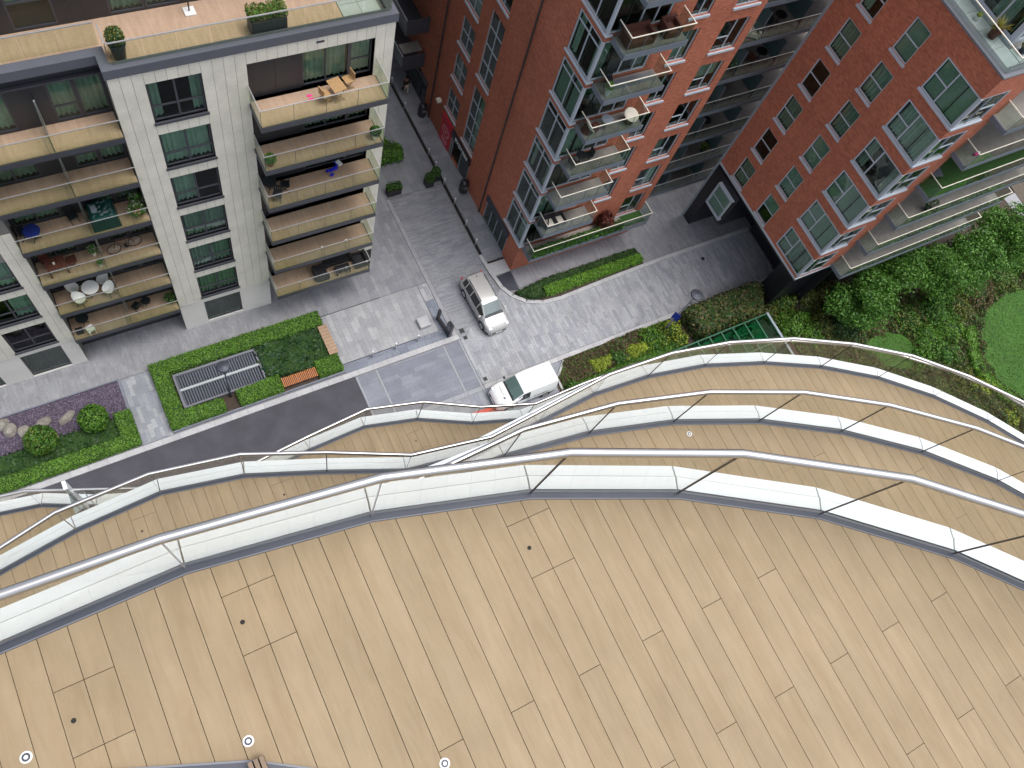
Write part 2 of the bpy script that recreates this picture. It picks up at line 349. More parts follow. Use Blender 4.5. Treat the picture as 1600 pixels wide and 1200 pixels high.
G_BRONZE = [(0.135, 0.101, 0.041), (0.101, 0.115, 0.034), (0.162, 0.108, 0.061)]
G_RED = [(0.102, 0.054, 0.036), (0.072, 0.06, 0.03), (0.132, 0.06, 0.042)]
def polypts(poly, n):
    xs = [p[0] for p in poly]; ys = [p[1] for p in poly]; out = []
    while len(out) < n:
        p = (rng.uniform(min(xs), max(xs)), rng.uniform(min(ys), max(ys)))
        if inside(p, poly): out.append(p)
    return out
def hedge(name, poly, z0, z1, cols, label, cat='hedge', group=None, size=0.05, dens=620, rough=0.045, kind=None, parent=None):
    cx = sum(p[0] for p in poly) / len(poly); cy = sum(p[1] for p in poly) / len(poly)
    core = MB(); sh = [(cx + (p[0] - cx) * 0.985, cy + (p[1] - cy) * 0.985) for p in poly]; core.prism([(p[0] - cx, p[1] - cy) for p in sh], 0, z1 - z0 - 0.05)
    A = abs(area(poly)); n = int(A * dens); pts = []; nm = []
    for p in polypts(poly, n):
        h = 0.05 * math.sin(p[0] * 3.1 + p[1]) * math.sin(p[1] * 4.3); pts.append((p[0] - cx, p[1] - cy, z1 - z0 + h * rough * 8 - abs(rng.gauss(0, rough)))); nm.append((0, 0, 1))
    ccw = 1 if area(poly) > 0 else -1
    for i in range(len(poly)):
        a, b = poly[i - 1], poly[i]; L = math.hypot(b[0] - a[0], b[1] - a[1])
        if L < 1e-3: continue
        nx, ny = (b[1] - a[1]) / L * ccw, -(b[0] - a[0]) / L * ccw
        for _ in range(int(L * (z1 - z0) * dens * 0.8)):
            t = rng.random(); z = rng.random() * (z1 - z0); j = rng.gauss(0, rough * 0.7)
            pts.append((a[0] + (b[0] - a[0]) * t - cx + nx * j, a[1] + (b[1] - a[1]) * t - cy + ny * j, z)); nm.append((nx, ny, 0.4))
    if parent is None:
        o = thing(name, label, cat, (cx, cy, z0), group=group)
    else:
        o = link(name, None, parent, (cx, cy, z0), world=True)
    if kind: o['kind'] = kind
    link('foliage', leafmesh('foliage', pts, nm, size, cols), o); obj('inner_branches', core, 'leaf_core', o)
    return o
def dome_pts(n, rx, ry, h, z0=0.0, inner=0.75, lump=0.12, full=False):
    P = []; Nn = []; ph = [rng.uniform(0, 6.28) for _ in range(6)]
    while len(P) < n:
        u = nr.normal(0, 1, 3); u /= np.linalg.norm(u)
        if u[2] < 0 and not full: u[2] = -u[2]
        k = inner + (1 - inner) * rng.random() ** 0.5
        k *= 1 + lump * (math.sin(u[0] * 5 + ph[0]) * math.sin(u[1] * 6 + ph[1]) + 0.7 * math.sin(u[0] * 11 + u[2] * 9 + ph[2]) * math.sin(u[1] * 12 + ph[3]))
        P.append((u[0] * rx * k, u[1] * ry * k, z0 + u[2] * h * k)); Nn.append(u)
    return P, Nn
def shrub(name, x, y, z, rx, ry, h, cols, label, cat='shrub', group=None, n=None, size=0.085, full=False, lump=0.14, inner=0.7):
    o = thing(name, label, cat, (x, y, z), rng.uniform(0, 6), group)
    n = n or int(320 * (rx * ry + rx * h)); P, Nn = dome_pts(n, rx, ry, h, h if full else 0, inner, lump, full)
    link('foliage', leafmesh('foliage', P, Nn, size, cols, 0.7), o)
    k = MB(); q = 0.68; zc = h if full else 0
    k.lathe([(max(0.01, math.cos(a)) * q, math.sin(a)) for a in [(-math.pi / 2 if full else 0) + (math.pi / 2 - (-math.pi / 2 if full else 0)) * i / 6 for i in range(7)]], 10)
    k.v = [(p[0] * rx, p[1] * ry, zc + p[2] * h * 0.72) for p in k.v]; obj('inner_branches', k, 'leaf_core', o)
    return o
def tree(name, x, y, th, rx, ry, rz_, cols, label, group=None, n=13000, size=0.095):
    o = thing(name, label, 'tree', (x, y, 0), group=group)
    t = MB(); t.tube([(0, 0, 0), (0.05, 0.03, th * 0.5), (0.0, 0.08, th), (0.1, 0.0, th + rz_ * 0.9)], [0.14, 0.12, 0.09, 0.03], 8)
    cl = []
    for i in range(26):
        u = nr.normal(0, 1, 3); u /= np.linalg.norm(u); k = rng.random() ** 0.4; cl.append((u[0] * rx * k * 0.8, u[1] * ry * k * 0.8, th + rz_ * 0.45 + u[2] * rz_ * 0.75 * k))
    for c in cl[:9]: t.tube([(0, 0.05, th * 0.8), (c[0] * 0.5, c[1] * 0.5, (th * 0.8 + c[2]) / 2 + 0.1), c], [0.05, 0.03, 0.012], 5)
    obj('trunk', t, 'bark', o, smooth=True)
    P = []; Nn = []
    for c in cl:
        r = rng.uniform(0.32, 0.6) * min(rx, ry) * 0.75; p, q = dome_pts(n // 26, r * 1.15, r * 1.15, r * 0.75, 0, 0.45, 0.25, True)
        P += [(c[0] + a[0], c[1] + a[1], c[2] + a[2]) for a in p]; Nn += q
    link('crown', leafmesh('crown', P, Nn, size, cols, 0.8), o)
    return o
# ---------------------------------------------------------------- walls, windows
def T(plane, out, u, w, v): return (out * w, u, v) if plane == 'x' else (u, out * w, v)
def tbox(mb, plane, out, u0, u1, w0, w1, v0, v1, m=0):
    a = T(plane, out, u0, w0, v0); b = T(plane, out, u1, w1, v1); mb.box(a[0], b[0], a[1], b[1], a[2], b[2], m)
def wall(mb, plane, c, out, a0, a1, z0, z1, holes, m=0, mi=1, rev=0.22, deep=0.9):
    """a flat wall with openings: reveals, and a dark room shell behind each opening"""
    us = sorted({a0, a1} | {h[i] for h in holes for i in (0, 1) if a0 <= h[i] <= a1}); vs = sorted({z0, z1} | {h[i] for h in holes for i in (2, 3) if z0 <= h[i] <= z1})
    def P(u, w, v): return (c + out * w, u, v) if plane == 'x' else (u, c + out * w, v)
    for i in range(len(us) - 1):
        for j in range(len(vs) - 1):
            um, vm = (us[i] + us[i + 1]) / 2, (vs[j] + vs[j + 1]) / 2
            if any(h[0] < um < h[1] and h[2] < vm < h[3] for h in holes): continue
            mb.poly([P(us[i], 0, vs[j]), P(us[i + 1], 0, vs[j]), P(us[i + 1], 0, vs[j + 1]), P(us[i], 0, vs[j + 1])], m)
    for h in holes:
        u0, u1, v0, v1 = h[:4]; o0 = 0 if len(h) < 5 else h[4]
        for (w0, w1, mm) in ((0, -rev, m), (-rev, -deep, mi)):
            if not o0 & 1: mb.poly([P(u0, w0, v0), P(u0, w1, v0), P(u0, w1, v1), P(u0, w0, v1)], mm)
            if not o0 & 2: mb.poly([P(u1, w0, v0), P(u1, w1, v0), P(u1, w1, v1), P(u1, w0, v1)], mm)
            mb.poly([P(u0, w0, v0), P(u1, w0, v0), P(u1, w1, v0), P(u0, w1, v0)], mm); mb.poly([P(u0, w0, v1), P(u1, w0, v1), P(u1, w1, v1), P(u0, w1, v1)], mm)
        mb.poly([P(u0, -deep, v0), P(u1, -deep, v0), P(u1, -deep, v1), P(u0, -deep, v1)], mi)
WCACHE = {}
def window(parent, plane, c, out, a0, z0, w, h, cells, frame='white_frame', fw=0.055, sill=None, curtain=None, gl='window_glass', recess=0.10, name='window', cseed=0):
    """window = frame mesh; its panes, sill and curtain are sub-parts. cells = [(u0,u1,v0,v1)] fractions"""
    key = (plane, out, round(w, 3), round(h, 3), tuple(cells), frame, fw, sill, curtain, gl, recess, cseed)
    if key not in WCACHE:
        f = MB(); us = sorted({0.0, 1.0}); 
        tbox(f, plane, out, 0.001, fw, -recess - 0.06, -recess + 0.02, 0.001, h - 0.001); tbox(f, plane, out, w - fw, w - 0.001, -recess - 0.06, -recess + 0.02, 0.001, h - 0.001)
        tbox(f, plane, out, fw, w - fw, -recess - 0.06, -recess + 0.018, 0.001, fw); tbox(f, plane, out, fw, w - fw, -recess - 0.06, -recess + 0.018, h - fw, h - 0.001)
        panes = []
        for (u0, u1, v0, v1) in cells:
            e = fw * 0.5
            if u1 < 0.999: tbox(f, plane, out, u1 * w - e, u1 * w + e, -recess - 0.05, -recess + 0.012, max(fw, v0 * h), min(h - fw, v1 * h))
            if v1 < 0.999: tbox(f, plane, out, max(fw, u0 * w + e), min(w - fw, u1 * w - e), -recess - 0.05, -recess + 0.010, v1 * h - e, v1 * h + e)
            p = MB(); tbox(p, plane, out, u0 * w + e * 0.6, u1 * w - e * 0.6, -recess - 0.03, -recess - 0.022, v0 * h + e * 0.6, v1 * h - e * 0.6); panes.append(p.mesh('pane', gl))
        cm = None
        if curtain:
            cmb = MB(); cr = random.Random(cseed * 7 + int(w * 100))
            spans = {'full': [(0.04, 0.96)], 'sides': [(0.03, 0.22), (0.78, 0.97)], 'left': [(0.03, 0.5)], 'right': [(0.55, 0.97)], 'blind': [(0.03, 0.97)], 'half': [(0.03, 0.97)]}[curtain]
            for s0, s1 in spans:
                v0 = 0.02 if curtain != 'half' else 0.42; v1 = 0.985
                if curtain in ('blind', 'half'):
                    tbox(cmb, plane, out, s0 * w, s1 * w, -recess - 0.16, -recess - 0.15, v0 * h, v1 * h)
                else:
                    n = max(8, int((s1 - s0) * w / 0.045)); ph = cr.uniform(0, 6)
                    for i in range(n):
                        q = []
                        for k in (i, i + 1): q.append((s0 * w + (s1 - s0) * w * k / n, -recess - 0.2 + 0.05 * math.sin(k * 1.35 + ph) + 0.02 * math.sin(k * 0.6)))
                        cmb.poly([T(plane, out, q[0][0], q[0][1], v0 * h), T(plane, out, q[1][0], q[1][1], v0 * h), T(plane, out, q[1][0], q[1][1], v1 * h), T(plane, out, q[0][0], q[0][1], v1 * h)])
            cm = cmb.mesh('curtain', 'blind' if curtain in ('blind', 'half') else 'curtain')
        sm = None
        if sill:
            smb = MB(); tbox(smb, plane, out, -0.05, w + 0.05, -recess + 0.021, 0.09, -0.13, -0.002); sm = smb.mesh('sill', sill)
        WCACHE[key] = (f.mesh(name, frame), panes, cm, sm)
    fm, panes, cm, sm = WCACHE[key]
    loc = (c, a0, z0) if plane == 'x' else (a0, c, z0)
    o = link(name, fm, parent, loc, world=True)
    for p in panes: link('pane', p, o)
    if cm: link('blind' if curtain in ('blind', 'half') else 'curtain', cm, o)
    if sm: link('sill', sm, o)
    return o
def grid(cs, rs):       # equal columns x rows
    return [(i / cs, (i + 1) / cs, j / rs, (j + 1) / rs) for i in range(cs) for j in range(rs)]
# ================================================================ the tower we look down from: four stacked curved balconies
def offset(P, d):
    out = []
    for i, p in enumerate(P):
        a = P[max(i - 1, 0)]; b = P[min(i + 1, len(P) - 1)]
        def nrm(u, v):
            L = math.hypot(v[0] - u[0], v[1] - u[1]); return (-(v[1] - u[1]) / L, (v[0] - u[0]) / L)
        n1 = nrm(a, p) if i > 0 else nrm(p, b); n2 = nrm(p, b) if i < len(P) - 1 else n1
        k = 1 + n1[0] * n2[0] + n1[1] * n2[1]; out.append((p[0] + (n1[0] + n2[0]) / k * d, p[1] + (n1[1] + n2[1]) / k * d))
    return out
tower = thing('apartment_tower', 'curved white apartment tower with stacked timber balconies seen from above', 'building', (2, -8, 0))
cw = MB(); cw.box(-4, 8, -14, -6.05, 0, 41.5); obj('core_wall', cw, 'fascia_white', tower, world=True)
PW = 0.176; PX = 0.457
def balcony(z, base, rail, ymin, holes, joints, lbl):
    P = base                                  # left to right; outward is on the left hand side
    deck = MB(); inn = offset(P, -0.046)
    slab = offset(P, 0.0)
    deck.prism(slab + [(P[-1][0], -6), (P[0][0], -6)], z - 0.40, z - 0.045, 0)
    root = obj('balcony', deck, 'gap_dark', tower, world=True); root['label'] = lbl
    org = Vector((2, -8, 0))
    def sub(name, mb, mt, smooth=False):
        return obj(name, mb, mt, root, smooth=smooth)
    poly = inn + [(inn[-1][0], ymin), (inn[0][0], ymin)]
    x0 = min(p[0] for p in inn); x1 = max(p[0] for p in inn)
    n = math.floor((x0 - PX) / PW)
    while PX + n * PW < x1:
        a = PX + n * PW + 0.0021; b = PX + (n + 1) * PW - 0.0021
        c = clip_poly(poly, a, b, ymin, 60)
        if len(c) > 2:
            top = max(p[1] for p in c); cuts = [y for (k, y) in joints if (n - k) % 3 == 0 and y < top - 0.3 and (z < 42 or a > 0.5)]
            for hx, hy in holes:
                hn = math.floor((hx - PX) / PW)
                if n in (hn, hn + 1): cuts = [y for y in cuts if abs(y - hy) > 0.6] + [hy + 0.2, hy - 0.2]
            ys = [ymin] + sorted(y for y in cuts if ymin < y < top) + [top + 0.01]
            for i in range(len(ys) - 1):
                q = clip_poly(c, a - 1, b + 1, ys[i] + 0.002, ys[i + 1] - 0.002)
                if len(q) > 2 and abs(area(q)) > 1e-3:
                    pm = MB(); pm.prism(q, z - 0.028, z); sub('plank', pm, 'deck_wood')
        n += 1
    for hx, hy in holes:
        h = MB(); h.lathe([(0.013, z - 0.002), (0.0155, z + 0.0012), (0.004, z + 0.0012)], 14, hx, hy); sub('drain_hole', h, 'black_hole')
    ch = MB(); A = offset(P, -0.034); B = offset(P, 0.008); E1 = offset(P, -0.043)
    for i in range(len(P) - 1):
        ch.prism([A[i], A[i + 1], B[i + 1], B[i]], z - 0.03, z + 0.004)
    sub('edge_channel', ch, 'channel_grey')
    gs = MB(); Q0 = offset(P, 0.012); Q1 = offset(P, 0.034)
    for i in range(len(P) - 1): gs.prism([Q0[i], Q0[i + 1], Q1[i + 1], Q1[i]], z - 0.03, z - 0.006)
    sub('glass_shade_strip', gs, 'coping_grey')  # grey strip paints in the glass's shadow between channel and fascia
    tr = MB()
    for i in range(len(P) - 1): tr.prism([E1[i], E1[i + 1], A[i + 1], A[i]], z - 0.03, z + 0.003)
    sub('edge_trim', tr, 'coping_grey')
    F0 = offset(P, 0.030); F1 = offset(P, 0.135); F2 = offset(P, 0.235); U = offset(P, 0.06)
    for i in range(len(P) - 1):
        def lerp(Q, t): return (Q[i][0] + (Q[i + 1][0] - Q[i][0]) * t, Q[i][1] + (Q[i + 1][1] - Q[i][1]) * t)
        L = math.hypot(P[i + 1][0] - P[i][0], P[i + 1][1] - P[i][1]); e = 0.006 / L; f = MB()
        F1b = offset(P, 0.141); prof = [(F0, z + 0.015), (F1, z - 0.003), (F1, z - 0.03), (F1b, z - 0.03), (F1b, z - 0.012), (F2, z - 0.055), (F2, z - 0.30), (U, z - 0.46)]
        for k in range(len(prof) - 1):
            (Qa, za), (Qb, zb) = prof[k], prof[k + 1]; p, q, r, s = lerp(Qa, e), lerp(Qa, 1 - e), lerp(Qb, 1 - e), lerp(Qb, e)
            f.poly([(p[0], p[1], za), (q[0], q[1], za), (r[0], r[1], zb), (s[0], s[1], zb)])
        for t, rv in ((e, False), (1 - e, True)):
            f.poly([(lerp(Q, t)[0], lerp(Q, t)[1], zz) for Q, zz in (prof[::-1] if rv else prof)])
        sub('fascia_panel', f, 'fascia_white')
        b0, b1 = lerp(P, e * 1.6), lerp(P, 1 - e * 1.6)
        r0 = (rail[i][0] + (rail[i + 1][0] - rail[i][0]) * e * 1.6, rail[i][1] + (rail[i + 1][1] - rail[i][1]) * e * 1.6); r1 = (rail[i + 1][0] - (rail[i + 1][0] - rail[i][0]) * e * 1.6, rail[i + 1][1] - (rail[i + 1][1] - rail[i][1]) * e * 1.6)
        nx, ny = -(b1[1] - b0[1]) / L * 0.008, (b1[0] - b0[0]) / L * 0.008; g = MB(); zt = z + 1.0
        v = [(b0[0] - nx, b0[1] - ny, z + 0.006), (b1[0] - nx, b1[1] - ny, z + 0.006), (r1[0] - nx, r1[1] - ny, zt), (r0[0] - nx, r0[1] - ny, zt), (b0[0] + nx, b0[1] + ny, z + 0.006), (b1[0] + nx, b1[1] + ny, z + 0.006), (r1[0] + nx, r1[1] + ny, zt), (r0[0] + nx, r0[1] + ny, zt)]
        g.v = v; g.f = [(0, 1, 2, 3), (7, 6, 5, 4)]; g.m = [0, 0]
        sub('glass_panel', g, 'rail_glass')
        if i:
            s = MB(); s.bar((P[i][0], P[i][1], z + 0.01), (rail[i][0], rail[i][1], zt), 0.007, 0.016); sub('joint_seal', s, 'pipe_dark' if P[i][0] > 1.2 else 'alu')
    h = MB(); h.tube([(p[0], p[1], z + 1.03) for p in rail], 0.030, 14); sub('handrail', h, 'steel', smooth=True)
    return root
Z1, Z2, Z3, Z4 = 42.25, 38.85, 35.45, 32.05
b1 = [(-2.579,1.297),(-1.567,1.307),(-0.385,1.324),(0.84,1.162),(1.957,0.855),(3.019,0.398),(4.037,-0.22),(4.931,-0.963),(5.714,-1.823),(6.345,-2.751)]
r1 = [(-2.067,1.348),(-1.224,1.323),(-0.392,1.286),(0.838,1.137),(1.963,0.833),(3.041,0.374),(4.089,-0.255),(4.966,-1),(5.781,-1.885),(6.418,-2.801)]
deck1 = balcony(Z1, b1, r1, -4.6, [(-0.179,0.849,42.25)[:2], (-1.242,0.721,42.25)[:2], (1.771,0.501,42.25)[:2]], [(1, -0.42), (2, -1.18), (0, -1.95), (1, -4.0)], 'nearest curved timber balcony deck')
b2 = [(0.206,1.935),(1.057,1.901),(1.983,1.905),(3.027,1.888),(4.14,1.742),(5.244,1.453),(6.352,1.016),(7.367,0.444),(8.312,-0.256),(9.11,-1.037),(9.771,-1.927)]
r2 = [(-0.294,1.737),(0.615,1.693),(1.663,1.79),(3.02,1.861),(4.151,1.723),(5.261,1.434),(6.372,0.989),(7.352,0.421),(8.281,-0.277),(9.069,-1.04),(9.767,-1.974)]
balcony(Z2, b2, r2, -4.4, [], [(0, 0.3), (1, -0.45), (2, -1.2)], 'second curved timber balcony deck down')
b3 = [(-4.133,3.672),(-3.107,3.794),(-1.988,3.987),(-0.81,4.064),(0.353,3.854),(1.487,3.438),(2.603,2.988),(3.845,2.8),(4.941,2.886),(6.1,2.979),(7.192,2.909),(8.318,2.696),(9.438,2.317),(10.486,1.827),(11.475,1.203),(12.357,0.447),(13.121,-0.406),(13.734,-1.31)]
r3 = [(-4.1,3.514),(-3.09,3.694),(-1.999,3.984),(-0.806,4.037),(0.372,3.847),(1.462,3.422),(2.559,2.922),(3.765,2.722),(4.855,2.825),(6.009,2.938),(7.2,2.878),(8.29,2.675),(9.459,2.309),(10.497,1.803),(11.457,1.191),(12.284,0.444),(13.012,-0.387),(13.677,-1.364)]
balcony(Z3, b3, r3, -3.2, [(-1.21,3.624,35.45)[:2], (0.776,3.35,35.45)[:2]], [(0, 2.1), (1, 1.4), (2, 0.6)], 'third curved timber balcony deck down')
b4 = [(-4.782,5.919),(-3.982,5.921),(-2.932,5.74),(-2.114,5.359),(-1.251,5.05),(-0.338,4.801),(0.689,4.809),(1.75,4.91),(2.907,4.954),(3.963,4.702),(4.985,4.195),(6.036,3.86),(7.161,3.83),(8.371,3.769),(9.58,3.609),(10.862,3.331),(12.112,2.916),(13.235,2.393),(14.295,1.731),(15.289,0.948),(16.122,0.08),(16.896,-0.995)]
r4 = [(-4.77,5.849),(-3.978,5.871),(-2.913,5.706),(-2.099,5.381),(-1.215,5.027),(-0.309,4.777),(0.696,4.736),(1.736,4.847),(2.9,4.942),(3.967,4.677),(4.96,4.163),(6.013,3.813),(7.171,3.831),(8.391,3.802),(9.61,3.666),(10.867,3.39),(12.218,2.944),(13.4,2.393),(14.492,1.719),(15.525,0.881),(16.402,-0.014),(17.178,-1.126)]
balcony(Z4, b4, r4, -0.6, [(3.748,4.284,32.05)[:2]], [(0, 3.2), (1, 2.5)], 'fourth curved timber balcony deck down')
# recessed deck lights with white rims
for i, (p, l) in enumerate((((-1.525,0.642,42.25), 'recessed white deck light in the bottom left corner'), ((-0.387,0.166,42.25), 'recessed white deck light just above the door threshold'), ((0.641,-0.496,42.25), 'recessed white deck light at the bottom edge right of the threshold'), ((5.359,1.231,38.85), 'small deck light on the second balcony down'))):
    t = thing('deck_light', l, 'light', p, group='recessed deck lights')
    r = MB(); r.lathe([(0.034, -0.002), (0.034, 0.003), (0.030, 0.005), (0.020, 0.005)], 22); obj('rim', r, 'white_plastic', t)
    r = MB(); r.lathe([(0.024, 0.002), (0.024, 0.0062), (0.012, 0.0062)], 20); obj('ring', r, 'channel_grey', t)
    r = MB(); r.lathe([(0.012, 0.002), (0.012, 0.008), (0.008, 0.009)], 16); obj('lens', r, 'lens_clear', t)
# sliding door threshold and its timber fins at the foot of the facade
th = thing('door_threshold', 'dark grey sliding door track with brown timber fins at the bottom edge', 'door track', (-0.399,0.056,42.25))
o = WL[th.name]
A, B, Cc = (-1.208,0.405,42.25), (-0.396,0.055,42.25), (0.27,-0.393,42.25)
for i, (p, q) in enumerate(((A, B), (B, Cc))):
    k = MB(); d = Vector((q[0] - p[0], q[1] - p[1], 0)).normalized(); nn = Vector((d.y, -d.x, 0)); 
    for a, b, z0, z1, mm in ((0.0, 0.012, 0, 0.012, 'coping_grey'), (0.012, 0.07, 0, 0.010, 'channel_grey'), (0.07, 0.082, 0, 0.012, 'coping_grey'), (0.082, 0.14, 0, 0.008, 'channel_grey')):
        k = MB(); pp = [Vector(p) + nn * a, Vector(q) + nn * a, Vector(q) + nn * b, Vector(p) + nn * b]; k.prism([(v.x, v.y) for v in pp], p[2] + 0.001, p[2] + z1 + 0.001); obj('track', k, mm, th, world=True)
for j in range(3):
    k = MB(); x = B[0] - 0.03 + j * 0.035; k.box(x, x + 0.026, B[1] - 0.25, B[1] - 0.004, B[2] + 0.019, B[2] + 0.12); obj('fin', k, 'fin_wood', th, world=True)
# frosted privacy screen standing on the fourth balcony
ps = thing('privacy_screen', 'white edged frosted glass privacy screen between two lower balconies', 'screen', (-2.245,5.326,32.05))
k = MB(); a = (-2.249,5.315,32.05); k.box(a[0] - 0.03, a[0] + 0.03, a[1] - 0.02, a[1] + 0.13, Z4 + 0.01, Z4 + 1.55); obj('post', k, 'fascia_white', ps, world=True)
for i in range(2):
    k = MB(); k.box(a[0] + 0.0 + 0.002, a[0] + 0.018, a[1] - 1.2 * (i + 1) + 0.01, a[1] - 1.2 * i - 0.03, Z4 + 0.06, Z4 + 1.5); obj('pane', k, 'clear_grey', ps, world=True)
# ================================================================ pale stone apartment block on the left
LB = thing('stone_apartment_block', 'pale stone clad apartment block with dark windows and timber floored balconies', 'building', (4, 30, 0))
YF = 24.65; YL = 25.72; YR = 24.95
fl = [18.3 - 3 * k for k in range(6)]
WX = (2.67, 4.84); holes = []
for k in range(6): holes += [(WX[0], WX[1], 18.35 - 3 * k, 20.6 - 3 * k), (-7.2, -5.1, 18.35 - 3 * k, 20.6 - 3 * k)]
bayh = [(6.65, 12.25, fl[k], 20.55 - 3 * k) for k in range(6)]
gh = [(2.72, 4.84, 0.25, 2.65), (-7.2, -5.12, 0.1, 2.7), (-12, -8.6, 0.1, 2.7)]
wm = MB()
wall(wm, 'y', YF, -1, 1.37, 13.15, 3.05, 21.3, holes + bayh, 0, 1)
wall(wm, 'y', YF, -1, -14, -4.3, 3.05, 21.3, holes + bayh, 0, 1)
for x in (1.37, -4.3): wm.poly([(x, YF, 0), (x, YL, 0), (x, YL, 21.3), (x, YF, 21.3)])
wm.poly([(13.15, YF, 0), (13.15, 50, 0), (13.15, 50, 21.3), (13.15, YF, 21.3)])
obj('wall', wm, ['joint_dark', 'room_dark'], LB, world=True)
bm_ = MB(); wall(bm_, 'y', YF + 0.01, -1, -14, -4.3, 0, 3.02, gh[1:], 0, 1); obj('ground_floor_wall', bm_, ['stone_base', 'room_dark'], LB, world=True)
bm_ = MB(); wall(bm_, 'y', YF + 0.01, -1, 1.37, 6.62, 0, 3.02, gh[:1], 0, 1)
bm_.poly([(6.62, YF + 0.01, 0), (6.62, 26, 0), (6.62, 26, 3.02), (6.62, YF + 0.01, 3.02)]); bm_.box(6.62, 13.15, 26, 26.2, 0, 3.02)
obj('ground_floor_wall', bm_, ['stone_base', 'room_dark'], LB, world=True)
k = MB(); k.box(1.36, 6.6, YF - 0.03, YF + 0.1, 2.94, 3.04); obj('string_course', k, 'stone_base', LB, world=True)
k = MB(); k.box(-14, -4.29, YF - 0.03, YF + 0.1, 2.94, 3.04); obj('string_course', k, 'stone_base', LB, world=True)
# cladding panels, one by one
pc = {}
def panel(x0, x1, z0, z1):
    w, h = round(x1 - x0 - 0.013, 3), round(z1 - z0 - 0.006, 3)
    if (w, h) not in pc:
        q = MB(); q.box(0, w, -0.03, -0.002, 0, h); pc[(w, h)] = q.mesh('cladding_panel', 'stone_panel')
    link('cladding_panel', pc[(w, h)], LB, (x0 + 0.0065, YF, z0 + 0.003), world=True)
def strip(x0, x1, n, zs):
    for i in range(n):
        for a, b in zip(zs[:-1], zs[1:]): panel(x0 + (x1 - x0) * i / n, x0 + (x1 - x0) * (i + 1) / n, a, b)
rows = [3.05 + 1.5 * i for i in range(12)] + [21.25]
strip(1.37, 2.67, 3, rows); strip(4.84, 6.65, 4, rows); strip(12.25, 13.15, 2, rows); strip(-5.1, -4.3, 2, rows[:8]); strip(-8.55, -7.2, 3, rows[:6])
for kx in range(6):
    strip(2.67, 4.84, 5, [17.6 - 3 * kx, 18.22 - 3 * kx] if kx < 5 else [3.05, 3.22])
    if kx > 2: strip(-7.2, -5.1, 5, [17.6 - 3 * kx, 18.22 - 3 * kx] if kx < 5 else [3.05, 3.22])
strip(2.67, 4.84, 5, [20.6, 21.25]); strip(6.65, 12.25, 13, [20.55, 21.25])
for kx in range(3, 6): pass
cells_l = [(0, 0.5, 0, 0.36), (0, 0.5, 0.36, 1), (0.5, 1, 0, 0.36), (0.5, 1, 0.36, 1)]
cur = ['sides', 'full', 'left', 'full', 'full', 'full']
for k in range(6):
    window(LB, 'y', YF, -1, WX[0], 18.35 - 3 * k, WX[1] - WX[0], 2.25, cells_l, 'anthracite', 0.08, 'anthracite', cur[k], cseed=k)
    if k > 2: window(LB, 'y', YF, -1, -7.2, 18.35 - 3 * k, 2.1, 2.25, cells_l, 'anthracite', 0.08, 'anthracite', ['full', 'right', None][k - 3], cseed=k + 9)
window(LB, 'y', YF, -1, 2.72, 0.25, 2.12, 2.4, grid(2, 1), 'anthracite', 0.08, None, None); window(LB, 'y', YF, -1, -7.2, 0.1, 2.08, 2.6, grid(2, 1), 'anthracite', 0.08, None, None, cseed=2)
window(LB, 'y', YF, -1, -12, 0.1, 3.4, 2.6, grid(2, 1), 'anthracite', 0.08, None, None)
# back walls of the two balcony bays
lw = MB(); wall(lw, 'y', YL, -1, -4.3, 1.37, 0, 21.3, [h for k in range(6) for h in ((-4.2, -2.2, fl[k] + 0.05, fl[k] + 2.25), (-0.75, 0.2, fl[k] + 0.05, fl[k] + 2.25), (0.25, 1.3, fl[k] + 0.05, fl[k] + 2.25))], 0, 1, rev=0.1)
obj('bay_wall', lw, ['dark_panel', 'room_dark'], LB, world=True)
for k in range(6):
    z = fl[k]
    for (x0, x1, nm) in ((6.67, 7.86, 'cladding_board'), (7.87, 9.03, 'cladding_board')):
        q = MB(); q.box(x0, x1, YR - 0.12, YR - 0.06, z + 0.01, z + 2.24); obj(nm, q, 'dark_panel', LB, world=True)
    window(LB, 'y', YF + 0.15, -1, 9.05, z + 0.02, 2.15, 2.22, grid(2, 1), 'anthracite', 0.07, None, 'full', name='balcony_door', cseed=30 + k)
    window(LB, 'y', YF + 0.15, -1, 11.2, z + 0.02, 1.04, 2.22, [(0, 1, 0, 0.42), (0, 1, 0.42, 1)], 'anthracite', 0.07, None, 'full', cseed=40 + k)
    window(LB, 'y', YL, -1, -4.2, z + 0.05, 2.0, 2.2, grid(2, 1), 'anthracite', 0.07, None, 'full', name='balcony_door', recess=0.05, cseed=50 + k)
    window(LB, 'y', YL, -1, -0.75, z + 0.05, 0.95, 2.2, [(0, 1, 0, 0.35), (0, 1, 0.35, 1)], 'anthracite', 0.07, None, 'full', recess=0.05, cseed=60 + k)
    window(LB, 'y', YL, -1, 0.25, z + 0.05, 1.05, 2.2, [(0, 1, 0, 1)], 'anthracite', 0.07, None, 'full', recess=0.05, cseed=70 + k)
    if k == 0:
        q = MB(); q.box(-4.28, 1.36, YL - 0.16, YL - 0.01, z + 2.28, z + 2.36); obj('door_head', q, 'anthracite', LB, world=True)
